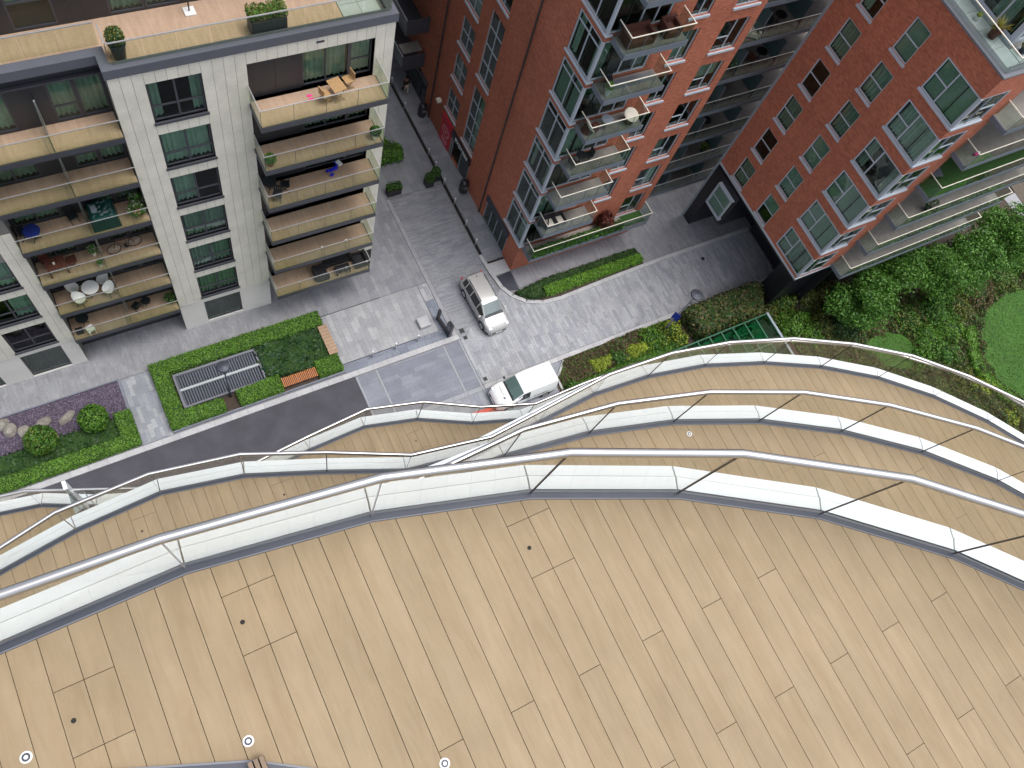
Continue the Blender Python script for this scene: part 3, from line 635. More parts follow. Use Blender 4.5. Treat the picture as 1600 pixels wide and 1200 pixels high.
def lb_balcony(x0, x1, y0, y1, z, npan, side=True, div=None, left=True):
    s = MB(); s.box(x0, x1, y0, y1, z - 0.32, z - 0.03); b = obj('balcony', s, 'anthracite', LB, world=True); off = -(WL[b.name])
    def sub(n, mb, mt): return obj(n, mb, mt, b)
    q = MB(); q.box(x0 + 0.05, x1 - 0.05, y0 + 0.05, y1 + 0.0, z - 0.03, z); sub('decking', q, 'balcony_wood')
    w = (x1 - x0) / npan
    for i in range(npan):
        q = MB(); q.box(x0 + w * i + 0.012, x0 + w * (i + 1) - 0.012, y0 + 0.012, y0 + 0.026, z - 0.02, z + 1.02); sub('glass_panel', q, 'clear_green')
        if i: q = MB(); q.box(x0 + w * i - 0.006, x0 + w * i + 0.006, y0 + 0.010, y0 + 0.028, z - 0.02, z + 1.02); sub('joint_seal', q, 'channel_grey')
    h = MB(); h.box(x0, x1, y0 + 0.002, y0 + 0.038, z + 1.02, z + 1.05)
    if side:
        yb = YF - 0.04
        for xx in (x0 + 0.012, x1 - 0.026):
            q = MB(); q.box(xx, xx + 0.014, y0 + 0.05, yb, z - 0.02, z + 1.02); sub('glass_panel', q, 'clear_green')
            h.box(xx - 0.01, xx + 0.026, y0 + 0.04, yb, z + 1.02, z + 1.048)
            q = MB(); q.box(xx, xx + 0.014, y0 + 0.03, y0 + 0.045, z, z + 1.02); sub('corner_post', q, 'channel_grey')
    sub('handrail', h, 'alu')
    if div is not None:
        q = MB(); q.box(div - 0.02, div + 0.02, y0 + 0.06, y1 - 0.05, z, z + 1.9); d = sub('divider', q, 'clear_grey')
        q = MB(); q.box(div - 0.03, div + 0.03, y1 - 0.5, y1 - 0.42, z, z + 1.95); sub('divider_post', q, 'alu')
    return b
for k in range(6):
    lb_balcony(6.6, 12.4, 23.2, YR - 0.06, fl[k], 4); lb_balcony(-4.3, 1.36, 24.3, YL - 0.01, fl[k], 2, side=False, div=-1.27)
# roof terrace
q = MB(); q.prism([(-14, 25.45), (1.5, 25.45), (1.5, 24.7), (13.1, 24.7), (13.1, 50), (-14, 50)], 21.29, 21.42); obj('terrace_floor', q, 'balcony_wood', LB, world=True)
q = MB(); q.box(11.0, 13.0, 24.95, 34, 21.42, 21.45); sl_ = obj('terrace_slabs', q, 'joint_dark', LB, world=True)
for i in range(2):
    for j in range(8):
        q = MB(); q.box(11.01 + i * 0.83, 11.82 + i * 0.83, 24.98 + j * 0.83, 25.79 + j * 0.83, 21.45, 21.47); obj('slab', q, 'grey_slab', sl_)
q = MB()
q.box(1.3, 13.22, YF - 0.08, YF + 0.30, 21.26, 21.70); q.box(1.3, 1.66, YF + 0.30, 25.78, 21.26, 21.70); q.box(-14, 1.3, 25.38, 25.78, 21.26, 21.70); q.box(12.82, 13.22, YF + 0.30, 50, 21.26, 21.70)
obj('coping', q, 'coping_dark', LB, world=True)
def run(parent, pts, z, h, mt, rm, step=1.3, name='glass_panel'):
    hr = MB()
    for (a, b) in zip(pts[:-1], pts[1:]):
        L = math.hypot(b[0] - a[0], b[1] - a[1]); n = max(1, round(L / step)); dx, dy = (b[0] - a[0]) / L, (b[1] - a[1]) / L
        for i in range(n):
            s, e = L * i / n + 0.012, L * (i + 1) / n - 0.012; p = MB(); p.bar((a[0] + dx * s, a[1] + dy * s, z + h / 2), (a[0] + dx * e, a[1] + dy * e, z + h / 2), 0.014, h); obj(name, p, mt, parent, world=True)
        hr.bar((a[0], a[1], z + h + 0.02), (b[0], b[1], z + h + 0.02), 0.05, 0.035)
    obj('handrail', hr, rm, parent, world=True)
run(LB, [(-14, 25.9), (1.6, 25.9)], 21.68, 1.05, 'clear_green', 'alu'); run(LB, [(1.7, 25.8), (1.7, 24.83)], 21.68, 1.05, 'clear_green', 'alu'); run(LB, [(1.72, 24.8), (12.95, 24.8)], 21.68, 1.05, 'clear_green', 'alu'); run(LB, [(13.0, 24.85), (13.0, 38)], 21.68, 1.05, 'clear_green', 'alu')
pw = ((-1.0, 1.55, 'half', ((0, 1, 0, 0.5), (0, 1, 0.5, 1))), (2.4, 1.3, 'full', grid(1, 1)), (3.75, 1.3, 'full', grid(1, 1)), (6.3, 2.5, 'full', grid(2, 1)), (9.5, 2.4, 'full', grid(2, 1)))
q = MB(); wall(q, 'y', 27.4, -1, -14, 13, 21.42, 27.5, [(x, x + w, 21.5, 23.9) for (x, w, a_, b_) in pw], 0, 1, rev=0.1); obj('penthouse_wall', q, ['dark_panel', 'room_dark'], LB, world=True)  # unseen upper storey, raised so the block darkens the street
q = MB(); q.box(-14, 13, 27.4, 50, 27.5, 27.9); obj('penthouse_roof', q, 'coping_grey', LB, world=True)
for i, (x, w, cu, cs) in enumerate(pw): window(LB, 'y', 27.4, -1, x, 21.5, w, 2.4, list(cs), 'anthracite', 0.07, None, cu, recess=0.03, cseed=i + 90)
for x in (0.95, 1.55, 5.7): q = MB(); q.box(x, x + 0.02, 27.37, 27.399, 21.45, 24.4); obj('cladding_joint', q, 'anthracite', LB, world=True)
q = MB(); q.box(9.6, 9.95, YF - 0.045, YF - 0.034, 20.92, 21.02); obj('vent_grille', q, 'channel_grey', LB, world=True)
# ================================================================ red brick block in the middle
RB = thing('red_brick_block', 'red brick apartment block with glazed corner bays and grey balconies', 'building', (27, 30, 0))
XR, YR1 = 22.2, 21.65
TOP = 42.0  # unseen plain brick above the windows, raised to shade the street
sillz = [3.1 + 3 * k for k in range(8)]
hx = []; hy = []
for z in sillz: hx.append((YR1, 23.85, z, z + 2.55, 1)); 
for z in sillz[:-1]: hy.append((XR, 25.55, z, z + 2.55, 1))
colA = [(3.3, 2.0), (6.3, 2.1), (9.2, 2.15), (12.3, 2.1), (15.3, 2.1)]; colB = [(3.2, 5.1), (9.2, 5.1), (15.2, 5.1)]
for z, h in colA: hx.append((31.65, 33.3, z, z + h))
for z, h in colB: hx.append((29.0, 30.62, z, z + h))
hx += [(23.0, 26.1, 0.05, 2.65), (29.0, 31.75, 0.05, 2.7), (36.0, 39.5, 0.05, 2.6)]
wz = [2.95 + 3 * k for k in range(8)]
for z in wz: hy += [(29.7, 31.35, z, z + 2.1)]
for z in wz[1:]: hy += [(26.95, 28.15, z, z + 2.1)]
w_ = MB(); wall(w_, 'x', XR, -1, YR1, 62, 0, TOP, hx, 0, 1); wall(w_, 'y', YR1, -1, XR, 31.9, 0, TOP, hy, 0, 1)
w_.poly([(31.9, YR1, 0), (31.9, 26, 0), (31.9, 26, TOP), (31.9, YR1, TOP)]); w_.poly([(XR, YR1, TOP), (31.9, YR1, TOP), (31.9, 62, TOP), (XR, 62, TOP)])
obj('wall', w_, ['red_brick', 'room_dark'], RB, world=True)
for y in (35.1, 26.57):
    q = MB(); q.tube([(XR - 0.07, y, 0.0), (XR - 0.07, y, TOP)], 0.055, 8); obj('drainpipe', q, 'pipe_dark', RB, world=True)
for i, z in enumerate(sillz):          # glazed corner bays: two windows meeting on a white corner post
    window(RB, 'x', XR, -1, YR1 + 0.09, z + 0.02, 2.08, 2.5, [(0, 0.5, 0, 0.8), (0.5, 1, 0, 0.8), (0, 0.5, 0.8, 1), (0.5, 1, 0.8, 1)], 'white_frame', 0.07, None, ['left', None, 'sides', None, 'blind', 'sides', None, 'sides'][i], recess=0.03, name='bay_window', cseed=i)
    window(RB, 'y', YR1, -1, XR + 0.09, z + 0.02, 3.24, 2.5, [(0, 0.5, 0, 1), (0.5, 0.76, 0, 0.8), (0.5, 0.76, 0.8, 1), (0.76, 1, 0, 1)], 'white_frame', 0.07, None, [None, 'left', None, 'left', None, 'sides', None, None][i], recess=0.03, name='bay_window', cseed=i + 20)
    q = MB(); q.box(XR - 0.045, XR + 0.085, YR1 - 0.045, YR1 + 0.085, z + 0.003, z + 2.547); obj('corner_post', q, 'white_frame', RB, world=True)
    q = MB(); q.box(XR - 0.10, XR - 0.003, YR1 - 0.10, 23.93, z - 0.09, z); q.box(XR - 0.003, 22.5, YR1 - 0.10, YR1 - 0.003, z - 0.09, z); obj('bay_sill', q, 'white_frame', RB, world=True)
for i, (z, h) in enumerate(colA): window(RB, 'x', XR, -1, 31.65, z, 1.65, h, grid(2, 2), 'white_frame', 0.055, 'white_frame', [None, 'right', None, 'full', None][i], cseed=i)
for i, (z, h) in enumerate(colB): window(RB, 'x', XR, -1, 29.0, z, 1.62, h, grid(2, 4), 'white_frame', 0.055, 'white_frame', ['left', None, None][i], cseed=i)
cf = [(0, 0.55, 0, 0.42), (0, 0.55, 0.42, 1), (0.55, 1, 0, 1)]
for i, z in enumerate(wz): window(RB, 'y', YR1, -1, 29.7, z, 1.65, 2.1, cf, 'white_frame', 0.055, 'white_frame', [None, 'right', 'left', None, 'half', None, 'left', 'full'][i], cseed=i)
for i, z in enumerate(wz[1:]): window(RB, 'y', YR1, -1, 26.95, z, 1.2, 2.1, grid(2, 1), 'white_frame', 0.055, 'white_frame', [None, 'full', None][i % 3], cseed=i)
window(RB, 'x', XR, -1, 23.0, 0.05, 3.1, 2.6, grid(4, 1), 'light_metal', 0.06, None, None, recess=0.03, name='shop_window')
q = MB(); q.box(XR - 0.13, XR - 0.003, 22.95, 26.15, 2.2, 2.62); obj('shop_fascia', q, 'channel_grey', RB, world=True)
window(RB, 'x', XR, -1, 36.0, 0.05, 3.5, 2.55, grid(4, 1), 'anthracite', 0.06, None, None, recess=0.03, name='shop_window')
q = MB(); q.box(XR - 0.14, XR - 0.003, 35.95, 39.55, 2.3, 2.62); obj('shop_fascia', q, 'anthracite', RB, world=True)
# shop front: glazed door leaf, black sign band with white lettering, red poster panel with an emblem
window(RB, 'x', XR, -1, 29.0, 0.05, 1.3, 2.1, grid(1, 1), 'light_metal', 0.06, None, None, recess=0.02, name='shop_window')
q = MB(); q.box(XR - 0.02, XR + 0.02, 31.62, 31.72, 0.05, 2.1); q.box(XR - 0.02, XR + 0.02, 31.40, 31.48, 0.05, 2.1); obj('door_jamb', q, 'light_metal', RB, world=True)
sgn = MB(); sgn.box(XR - 0.10, XR - 0.003, 28.95, 31.75, 2.12, 2.75); sgn = obj('shop_sign', sgn, 'black_clad', RB, world=True)
def text_mesh(body, size, ext=0.006):
    c = bpy.data.curves.new('lettering', 'FONT'); c.body = body; c.size = size; c.extrude = ext; c.align_x = 'CENTER'; c.align_y = 'CENTER'
    o = bpy.data.objects.new('tmp', c); col.objects.link(o); bpy.context.view_layer.update()
    me = bpy.data.meshes.new_from_object(o.evaluated_get(bpy.context.evaluated_depsgraph_get())); bpy.data.objects.remove(o); return me
me = text_mesh('express', 0.62); me.materials.append(MATS['sign_white'])
# wall faces -X: text runs along -Y, up is +Z
tm = Matrix(((0, 0, -1, XR - 0.108), (-1, 0, 0, 30.25), (0, 1, 0, 2.46), (0, 0, 0, 1))); me.transform(tm); link('lettering', me, sgn)
rp = MB(); rp.box(XR - 0.03, XR - 0.003, 31.9, 33.32, 0.06, 2.1); rp = obj('poster_panel', rp, 'sign_red', RB, world=True); rp['label'] = 'red poster panel with pale ring emblem'
rt = MB(); rt.box(XR - 0.10, XR - 0.003, 31.78, 33.32, 2.12, 2.75); obj('shop_sign', rt, 'sign_red', RB, world=True)
e = MB()
for r0, r1 in ((0.52, 0.47), (0.40, 0.37)):
    for i in range(28):
        a, b = 2 * math.pi * i / 28, 2 * math.pi * (i + 1) / 28
        e.poly([(XR - 0.034, 32.6 + r * math.cos(t), 1.42 + r * math.sin(t)) for r, t in ((r0, a), (r0, b), (r1, b), (r1, a))])
for i in range(3): e.box(XR - 0.034, XR - 0.031, 32.35 + 0.08 * i, 32.85 - 0.08 * i, 1.52 - i * 0.12, 1.57 - i * 0.12)
for i in range(3): e.box(XR - 0.034, XR - 0.031, 32.2, 33.0, 0.62 - i * 0.14, 0.67 - i * 0.14)
obj('emblem', e, 'sign_pale', rp)
for y, z in ((34.0, 3.0),):
    q = MB(); q.box(XR - 0.32, XR - 0.003, y - 0.16, y + 0.16, z, z + 0.22); bevel(obj('alarm_box', q, 'cushion', RB, world=True), 0.02)
def rb_balcony(parent, x0, x1, y0, y1, z, slabm='balc_grey', floorm='balc_floor', step=1.0, left=True, right=True, railm='alu', gl='clear_grey'):
    s = MB(); s.box(x0, x1, y0, y1, z - 0.30, z - 0.02); s.box(x0, x1, y0, y0 + 0.06, z - 0.02, z + 0.05)
    b = obj('balcony', s, slabm, parent, world=True)
    q = MB(); q.box(x0 + 0.06, x1 - 0.06, y0 + 0.07, y1, z - 0.02, z); obj('floor_finish', q, floorm, b)
    n = max(2, round((x1 - x0) / step)); h = MB()
    for i in range(n):
        a, c = x0 + (x1 - x0) * i / n + 0.03, x0 + (x1 - x0) * (i + 1) / n - 0.03; q = MB(); q.box(a, c, y0 + 0.012, y0 + 0.024, z + 0.08, z + 1.0); obj('glass_panel', q, gl, b)
        q = MB(); q.box(a - 0.035, a - 0.025, y0 + 0.005, y0 + 0.035, z + 0.05, z + 1.04); obj('post', q, 'balc_grey', b)
    h.box(x0, x1, y0 + 0.0, y0 + 0.04, z + 1.04, z + 1.08)
    for f, xx in ((left, x0 + 0.012), (right, x1 - 0.05)):
        if f:
            q = MB(); q.box(xx, xx + 0.012, y0 + 0.06, y1 - 0.06, z + 0.08, z + 1.0); obj('glass_panel', q, gl, b); h.box(xx - 0.012, xx + 0.028, y0 + 0.04, y1 - 0.03, z + 1.04, z + 1.08)
    obj('handrail', h, railm, b); return b
mat('link_floor', srgb(120, 114, 109), 0.8, 0.2, 2.5, stain=0.15)
mat('rail_cream', srgb(226, 220, 205), 0.4, 0.03)
for k in range(1, 8): rb_balcony(RB, 22.5, 26.1, 20.38, YR1 - 0.105, 3 + 3 * k, railm='rail_cream')
lowb = rb_balcony(RB, 22.4, 31.7, 20.5, YR1 - 0.105, 3.0, step=1.15, railm='rail_cream', floorm='balc_floor')
# dark balconies on the shop side of the brick block, beyond the pipe
for z in (3.35, 6.5, 9.6):
    s = MB(); s.box(20.55, XR - 0.003, 37.0, 46, z - 0.2, z); b = obj('balcony', s, 'anthracite', RB, world=True)
    q = MB(); q.box(20.55, XR - 0.02, 36.92, 37.0, z - 0.15, z + 1.1); obj('end_panel', q, 'anthracite', b)
    q = MB(); q.box(20.7, XR - 0.1, 37.3, 38.1, z + 1.0, z + 1.12); obj('planter_lid', q, 'balc_floor', b) if z < 4 else None
    h = MB(); h.box(20.52, 20.57, 37.0, 46, z + 1.1, z + 1.15); obj('handrail', h, 'alu', b)
    for i in range(7):
        q = MB(); q.box(20.56, 20.572, 37.05 + i * 1.2, 38.2 + i * 1.2, z + 0.05, z + 1.08); obj('glass_panel', q, 'clear_grey', b)
# ================================================================ dark recessed link with stacked balconies between the brick blocks
LK = thing('recessed_link_block', 'shadowy recessed link with stacked balconies between two red brick blocks', 'building', (37, 27, 0))
q = MB(); lh = [(x, x + 1.6, 0.1 + 3 * k, 2.35 + 3 * k) for k in range(8) for x in (33.2, 36.4, 39.4)]
wall(q, 'y', 26.0, -1, 31.9, 44, 0, 25, lh, 0, 1); obj('wall', q, ['dark_panel', 'room_dark'], LK, world=True)
for k in range(8):
    for j, x in enumerate((33.2, 36.4, 39.4)): window(LK, 'y', 26.0, -1, x, 0.1 + 3 * k, 1.6, 2.25, grid(2, 1), 'white_frame', 0.07, None, [None, 'right', None][(k + j) % 3], recess=0.04, name='balcony_door', cseed=k)
    rb_balcony(LK, 31.95, 43.9, 23.7, 25.97, 0.06 + 3 * k if k else 0.31, floorm='link_floor', slabm='balc_grey', step=1.1, left=False, right=False, railm='alu')
    for x in (36.2, 39.3):
        q = MB(); q.box(x, x + 0.03, 23.95, 25.95, 0.4 + 3 * k, 2.0 + 3 * k); obj('divider', q, 'frosted', LK, world=True)
        q = MB(); q.box(x - 0.02, x + 0.05, 23.88, 23.94, 0.08 + 3 * k, 2.05 + 3 * k); obj('divider_post', q, 'balc_grey', LK, world=True)
# ================================================================ red brick block on the right, raised over a dark undercroft
RR = thing('raised_brick_block', 'right hand red brick block with white framed windows raised over a black undercroft', 'building', (45, 16, 0))
XQ, YQ, YB = 36.8, 11.9, 21.45; ZB, ZT = 6.42, 24.4; st = 2.88
sz = [6.62 + st * k for k in range(6)]
hx = []; hy = []
for z in sz: hx += [(YQ, 14.55, z, z + 2.05, 1)]; hy += [(XQ, 38.9, z, z + 2.05, 1)]
for k in range(6):
    hx += [(18.9, 20.1, sz[k], sz[k] + 2.05), (15.95, 17.12, sz[k], sz[k] + 2.05)]
w_ = MB(); wall(w_, 'x', XQ, -1, YQ, YB, ZB, ZT, hx, 0, 1); wall(w_, 'y', YQ, -1, XQ, 40.2, ZB, ZT, hy, 0, 1)
w_.poly([(XQ, YB, ZB), (44, YB, ZB), (44, YB, ZT), (XQ, YB, ZT)]); w_.poly([(40.2, YQ, ZB), (40.2, 13.2, ZB), (40.2, 13.2, ZT), (40.2, YQ, ZT)])
obj('wall', w_, ['red_brick', 'room_dark'], RR, world=True)
q = MB(); q.box(XQ + 0.05, 56, YQ + 0.05, YB, ZB - 0.4, ZB - 0.01); obj('soffit', q, 'black_clad', RR, world=True)
q = MB(); q.box(XQ - 0.05, XQ + 0.06, YQ - 0.05, YB, ZB - 0.14, ZB - 0.002); q.box(XQ + 0.06, 40.2, YQ - 0.05, YQ + 0.06, ZB - 0.14, ZB - 0.002); obj('base_trim', q, 'white_frame', RR, world=True)
q = MB(); q.box(XQ - 0.06, XQ + 0.06, YB - 0.03, YB + 0.11, 0, ZT); obj('corner_trim', q, 'light_metal', RR, world=True)
for i, z in enumerate(sz):
    for (y, n) in ((18.9, 0), (15.95, 1)):
        window(RR, 'x', XQ, -1, y, z, 1.2 if n == 0 else 1.17, 2.05, grid(1, 2), 'white_frame', 0.06, 'white_frame', [['full', None, 'full', None, 'full', 'right'], ['half', 'full', 'blind', 'full', 'full', 'blind']][n][i], cseed=i + n, recess=0.06)
    window(RR, 'x', XQ, -1, YQ + 0.09, z + 0.01, 2.55, 2.03, [(0, 0.6, 0, 1), (0.6, 1, 0, 0.5), (0.6, 1, 0.5, 1)], 'white_frame', 0.07, None, ['full', 'blind', 'blind', 'sides', 'full', 'blind'][i], recess=0.02, name='bay_window', cseed=i)
    window(RR, 'y', YQ, -1, XQ + 0.09, z + 0.01, 2.0, 2.03, [(0, 0.4, 0, 1), (0.4, 1, 0, 0.5), (0.4, 1, 0.5, 1)], 'white_frame', 0.07, None, None, recess=0.02, name='bay_window')
    q = MB(); q.box(XQ - 0.04, XQ + 0.085, YQ - 0.04, YQ + 0.085, z + 0.002, z + 2.047); obj('corner_post', q, 'white_frame', RR, world=True)
    if i: q = MB(); q.box(XQ - 0.09, XQ - 0.003, YQ - 0.09, 14.6, z - 0.13, z); q.box(XQ - 0.003, 38.95, YQ - 0.09, YQ - 0.003, z - 0.13, z); obj('bay_sill', q, 'white_frame', RR, world=True)
for k in range(6):
    zz = sz[k] - 0.02; b = rb_balcony(RR, 39.85, 52.2, 10.8, 13.1, zz, floorm='lawn_carpet' if k == 3 else 'balc_floor', step=1.4, right=True, railm='rail_cream')
    bw = MB(); bw.box(40.25, 52.1, 13.15, 13.3, zz - 0.3, zz + 2.6); obj('rear_wall', bw, 'dark_panel', RR, world=True)
    for x in (40.4, 43.4, 46.4, 49.4):
        window(RR, 'y', 13.12, -1, x, zz + 0.05, 2.6, 2.2, grid(2, 1), 'white_frame', 0.08, None, None, recess=-0.06, name='balcony_door')
# roof terrace of the right block
q = MB(); q.box(XQ - 0.06, XQ + 0.55, YQ - 0.06, YB + 0.1, ZT, ZT + 0.10); q.box(XQ + 0.55, 52, YQ - 0.06, YQ + 0.4, ZT, ZT + 0.10); obj('coping', q, 'coping_grey', RR, world=True)
q = MB(); q.box(XQ + 0.55, 52, YQ + 0.4, YB, ZT - 0.1, ZT + 0.02); tf = obj('terrace_floor', q, 'joint_dark', RR, world=True)
for i in range(8):
    q = MB(); q.box(XQ + 0.57, 38.3, 12.35 + i * 1.1, 13.43 + i * 1.1, ZT + 0.02, ZT + 0.05); obj('slab', q, 'grey_slab', tf)
for i in range(7):
    q = MB(); q.box(38.35 + i * 1.1, 39.42 + i * 1.1, 12.35, 13.2, ZT + 0.02, ZT + 0.05); obj('slab', q, 'grey_slab', tf)
run(RR, [(XQ + 0.2, YB), (XQ + 0.2, YQ + 0.15), (52, YQ + 0.15)], ZT + 0.1, 0.95, 'clear_grey', 'rail_cream')
q = MB(); wall(q, 'x', 38.5, -1, 13.4, YB, ZT, ZT + 2.8, [(13.6, 17, ZT + 0.25, ZT + 2.5), (17.2, 20.6, ZT + 0.25, ZT + 2.5)], 0, 1); wall(q, 'y', 13.4, -1, 38.5, 52, ZT, ZT + 2.8, [(38.7, 42.5, ZT + 0.25, ZT + 2.5)], 0, 1); q.box(38.35, 38.5, 13.3, YB, ZT + 0.02, ZT + 0.2); obj('penthouse_wall', q, ['white_frame', 'room_dark'], RR, world=True)
window(RR, 'x', 38.5, -1, 13.6, ZT + 0.25, 3.4, 2.25, grid(3, 1), 'white_frame', 0.09, None, 'left', recess=0.03); window(RR, 'x', 38.5, -1, 17.2, ZT + 0.25, 3.4, 2.25, grid(3, 1), 'white_frame', 0.09, None, None, recess=0.03); window(RR, 'y', 13.4, -1, 38.7, ZT + 0.25, 3.8, 2.25, grid(3, 1), 'white_frame', 0.09, None, 'left', recess=0.03)
# undercroft: black first floor box with a projecting white window, black walls, dark planter wall
q = MB(); q.box(XQ + 0.002, 44, 18.55, YB - 0.04, 2.9, ZB - 0.41); q.box(XQ + 0.002, 44, 20.64, YB - 0.04, 0, 2.9); q.box(41.3, 41.6, 12.0, 18.55, 0, ZB - 0.41); q.box(38.7, 56, 12.6, 14.05, 0, ZB - 0.41); q.box(41.6, 44, 18.54, 20.6, 0, 2.89); obj('undercroft_wall', q, 'black_clad', RR, world=True)
for i in range(4):
    q = MB(); q.box(XQ - 0.012, XQ + 0.001, 18.6 + 0.71 * i, 19.28 + 0.71 * i, 2.93, 5.97); obj('cladding_board', q, 'black_clad', RR, world=True)
q = MB(); q.box(XQ - 0.28, XQ - 0.013, 18.75, 20.45, 3.28, 3.40); q.box(XQ - 0.28, XQ - 0.013, 18.75, 20.45, 5.42, 5.50); q.box(XQ - 0.28, XQ - 0.013, 20.37, 20.45, 3.40, 5.42); obj('window_box', q, 'white_frame', RR, world=True)
q = MB(); q.box(XQ - 0.03, XQ - 0.014, 18.85, 20.36, 3.41, 5.41); obj('window_back', q, 'blind', RR, world=True)
window(RR, 'x', XQ - 0.27, -1, 18.85, 3.41, 1.5, 2.0, grid(1, 2), 'white_frame', 0.06, None, None, recess=0.03)
# ================================================================ ground, paving, road, kerbs
q = MB(); q.poly([(-400, -400, -0.04), (500, -400, -0.04), (500, 500, -0.04), (-400, 500, -0.04)]); struct('ground', q, 'ground_base')
def paving(name, poly, along, w, l0, l1, cols, z=0.0, gap=0.006, mix=None):
    mb = MB(); xs = [p[0] for p in poly]; ys = [p[1] for p in poly]; A0, A1, B0, B1 = (min(xs), max(xs), min(ys), max(ys)) if along == 'y' else (min(ys), max(ys), min(xs), max(xs))
    a = A0; cols = [srgb(c[0] - 9, c[1] - 8, c[2] - 8)[:3] for c in cols]; cm = tuple(sum(c[i] for c in cols) / len(cols) for i in range(3))
    while a < A1:
        b = B0 - rng.uniform(0, l1); ww = w * rng.choice((0.8, 1.0, 1.0, 1.25))
        while b < B1:
            l = rng.uniform(l0, l1); r = (a + gap / 2, a + ww - gap / 2, b + gap / 2, b + l - gap / 2)
            if along != 'y': r = (r[2], r[3], r[0], r[1])
            P = clip_poly(poly, *r)
            if len(P) > 2 and abs(area(P)) > 1e-4:
                n0 = len(mb.v); zz = z + rng.uniform(-0.003, 0.003); mb.prism(P, z - 0.03, zz, bottom=False)
                c = rng.choice(cols); c = tuple(0.62 * a_ + 0.38 * b_ for a_, b_ in zip(c, cm)); f = rng.uniform(0.95, 1.05)
                mb.c += [(c[0] * f, c[1] * f, c[2] * f, 1)] * (len(mb.v) - n0)
            b += l
        a += ww
    o = obj(name, mb, 'paver'); tag(o, kind='structure'); return o
def rect(x0, x1, y0, y1): return [(x0, y0), (x1, y0), (x1, y1), (x0, y1)]
LIGHT = [(166, 166, 170), (154, 155, 161), (176, 176, 178), (146, 148, 154), (162, 163, 168)]
MIDG = [(142, 142, 147), (132, 133, 139), (150, 150, 154), (138, 139, 146)]
BLUE = [(126, 131, 144), (118, 123, 137), (134, 139, 150)]
paving('pavement_left', rect(-16, 9.05, 22.9, 26.2), 'y', 0.13, 0.3, 0.7, [(150, 150, 154), (142, 142, 147), (158, 158, 161), (147, 148, 152)])
paving('pavement_under_balconies', rect(9.06, 16.4, 22.75, 30.5), 'y', 0.30, 0.5, 1.3, MIDG + [(152, 152, 155)])
paving('plaza', rect(9.06, 15.7, 19.2, 22.7), 'y', 0.30, 0.5, 1.5, [(160, 160, 163), (154, 155, 159), (172, 172, 174), (157, 158, 161), (149, 150, 155)])
paving('plaza_strip', rect(15.75, 16.4, 21.45, 22.7), 'y', 0.3, 0.5, 1.0, LIGHT)
paving('cross_path', rect(-3.08, -1.4, 18.55, 22.85), 'y', 0.28, 0.3, 0.9, [(140, 143, 151), (150, 152, 158), (134, 138, 148), (168, 169, 172)])
paving('band_paving', rect(9.06, 16.4, 18.52, 19.15), 'x', 0.32, 0.4, 0.8, BLUE); paving('band_paving', rect(15.75, 16.4, 19.2, 21.4), 'y', 0.33, 0.4, 0.8, BLUE)
paving('street_setts', rect(16.72, 20.62, 18.35, 29.5), 'x', 0.10, 0.35, 1.1, [(148, 149, 154), (138, 140, 147), (156, 157, 161), (130, 132, 140), (145, 147, 152)])
paving('street_flags', rect(13.2, 20.62, 29.55, 62), 'y', 0.45, 0.7, 1.6, [(134, 136, 143), (142, 144, 150), (128, 130, 138), (150, 152, 156)])
paving('shop_pavement', rect(20.9, 22.2, 22.75, 62), 'x', 0.45, 0.4, 1.0, [(138, 139, 145), (146, 147, 152), (130, 132, 139)], z=0.09)
corner = [(20.59, 23.4), (20.72, 21.9), (20.92, 20.6), (21.35, 19.72), (22.1, 18.98), (23.2, 18.5), (24.6, 18.36), (28.5, 18.52), (33.4, 18.62), (36.7, 18.6), (41.2, 18.6)]
paving('drive', [(16.75, 14.7), (41.2, 14.7)] + corner[::-1][:-2] + [(20.6, 20.3), (16.75, 18.32)], 'y', 0.19, 0.35, 1.1, [(160, 161, 166), (172, 173, 176), (148, 150, 156), (138, 141, 149), (166, 167, 171), (156, 157, 162)])
paving('front_pavement', [(22.25, 21.6), (22.25, 20.2)] + [(24.0, 20.15), (31.7, 20.1), (31.7, 18.75), (36.7, 18.8), (41.2, 18.8), (41.2, 23.6), (31.9, 23.6), (31.9, 21.6)], 'y', 0.16, 0.35, 1.0, [(140, 140, 146), (150, 150, 154), (132, 133, 140), (146, 146, 150)])
paving('bay_paving', rect(9.5, 22.4, 9.0, 14.35), 'y', 0.3, 0.4, 0.9, [(140, 143, 152), (132, 136, 146), (150, 152, 158)])
q = MB(); q.poly([(20.95, 21.5, 0.003), (21.15, 20.3, 0.003), (22.15, 20.1, 0.003), (22.2, 21.6, 0.003)]); struct('dark_paving', q, 'channel_grey')
q = MB(); q.prism(rect(20.85, 22.2, 21.62, 22.75), -0.03, 0.03); struct('landing', q, 'kerb_stone')
# road and slate loading bay
q = MB(); q.poly([(-30, 6, 0.0), (9.48, 6, 0.0), (9.48, 18.15, 0.0), (-30, 18.15, 0.0)]); struct('road', q, 'asphalt')
q = MB(); q.poly([(9.5, 14.36, 0.0), (16.7, 14.36, 0.0), (16.7, 18.12, 0.0), (9.5, 18.12, 0.0)]); sb_ = struct('loading_bay', q, 'joint_dark')
bm2 = MB(); zz = 0.006
for (x0, x1) in ((9.62, 10.8), (10.95, 15.45), (15.6, 16.62)):
    y = 14.68
    while y < 18.05:
        h = 0.30; x = x0
        while x < x1 - 0.05:
            l = min(rng.uniform(0.8, 1.6), x1 - x); n0 = len(bm2.v); bm2.prism(rect(x + 0.004, x + l - 0.004, y + 0.004, min(y + h, 18.1) - 0.004), 0.0, zz + rng.uniform(-0.001, 0.001), bottom=False)
            c = srgb(*rng.choice(((118, 122, 133), (124, 128, 138), (113, 117, 129)))); bm2.c += [c] * (len(bm2.v) - n0); x += l
        y += h
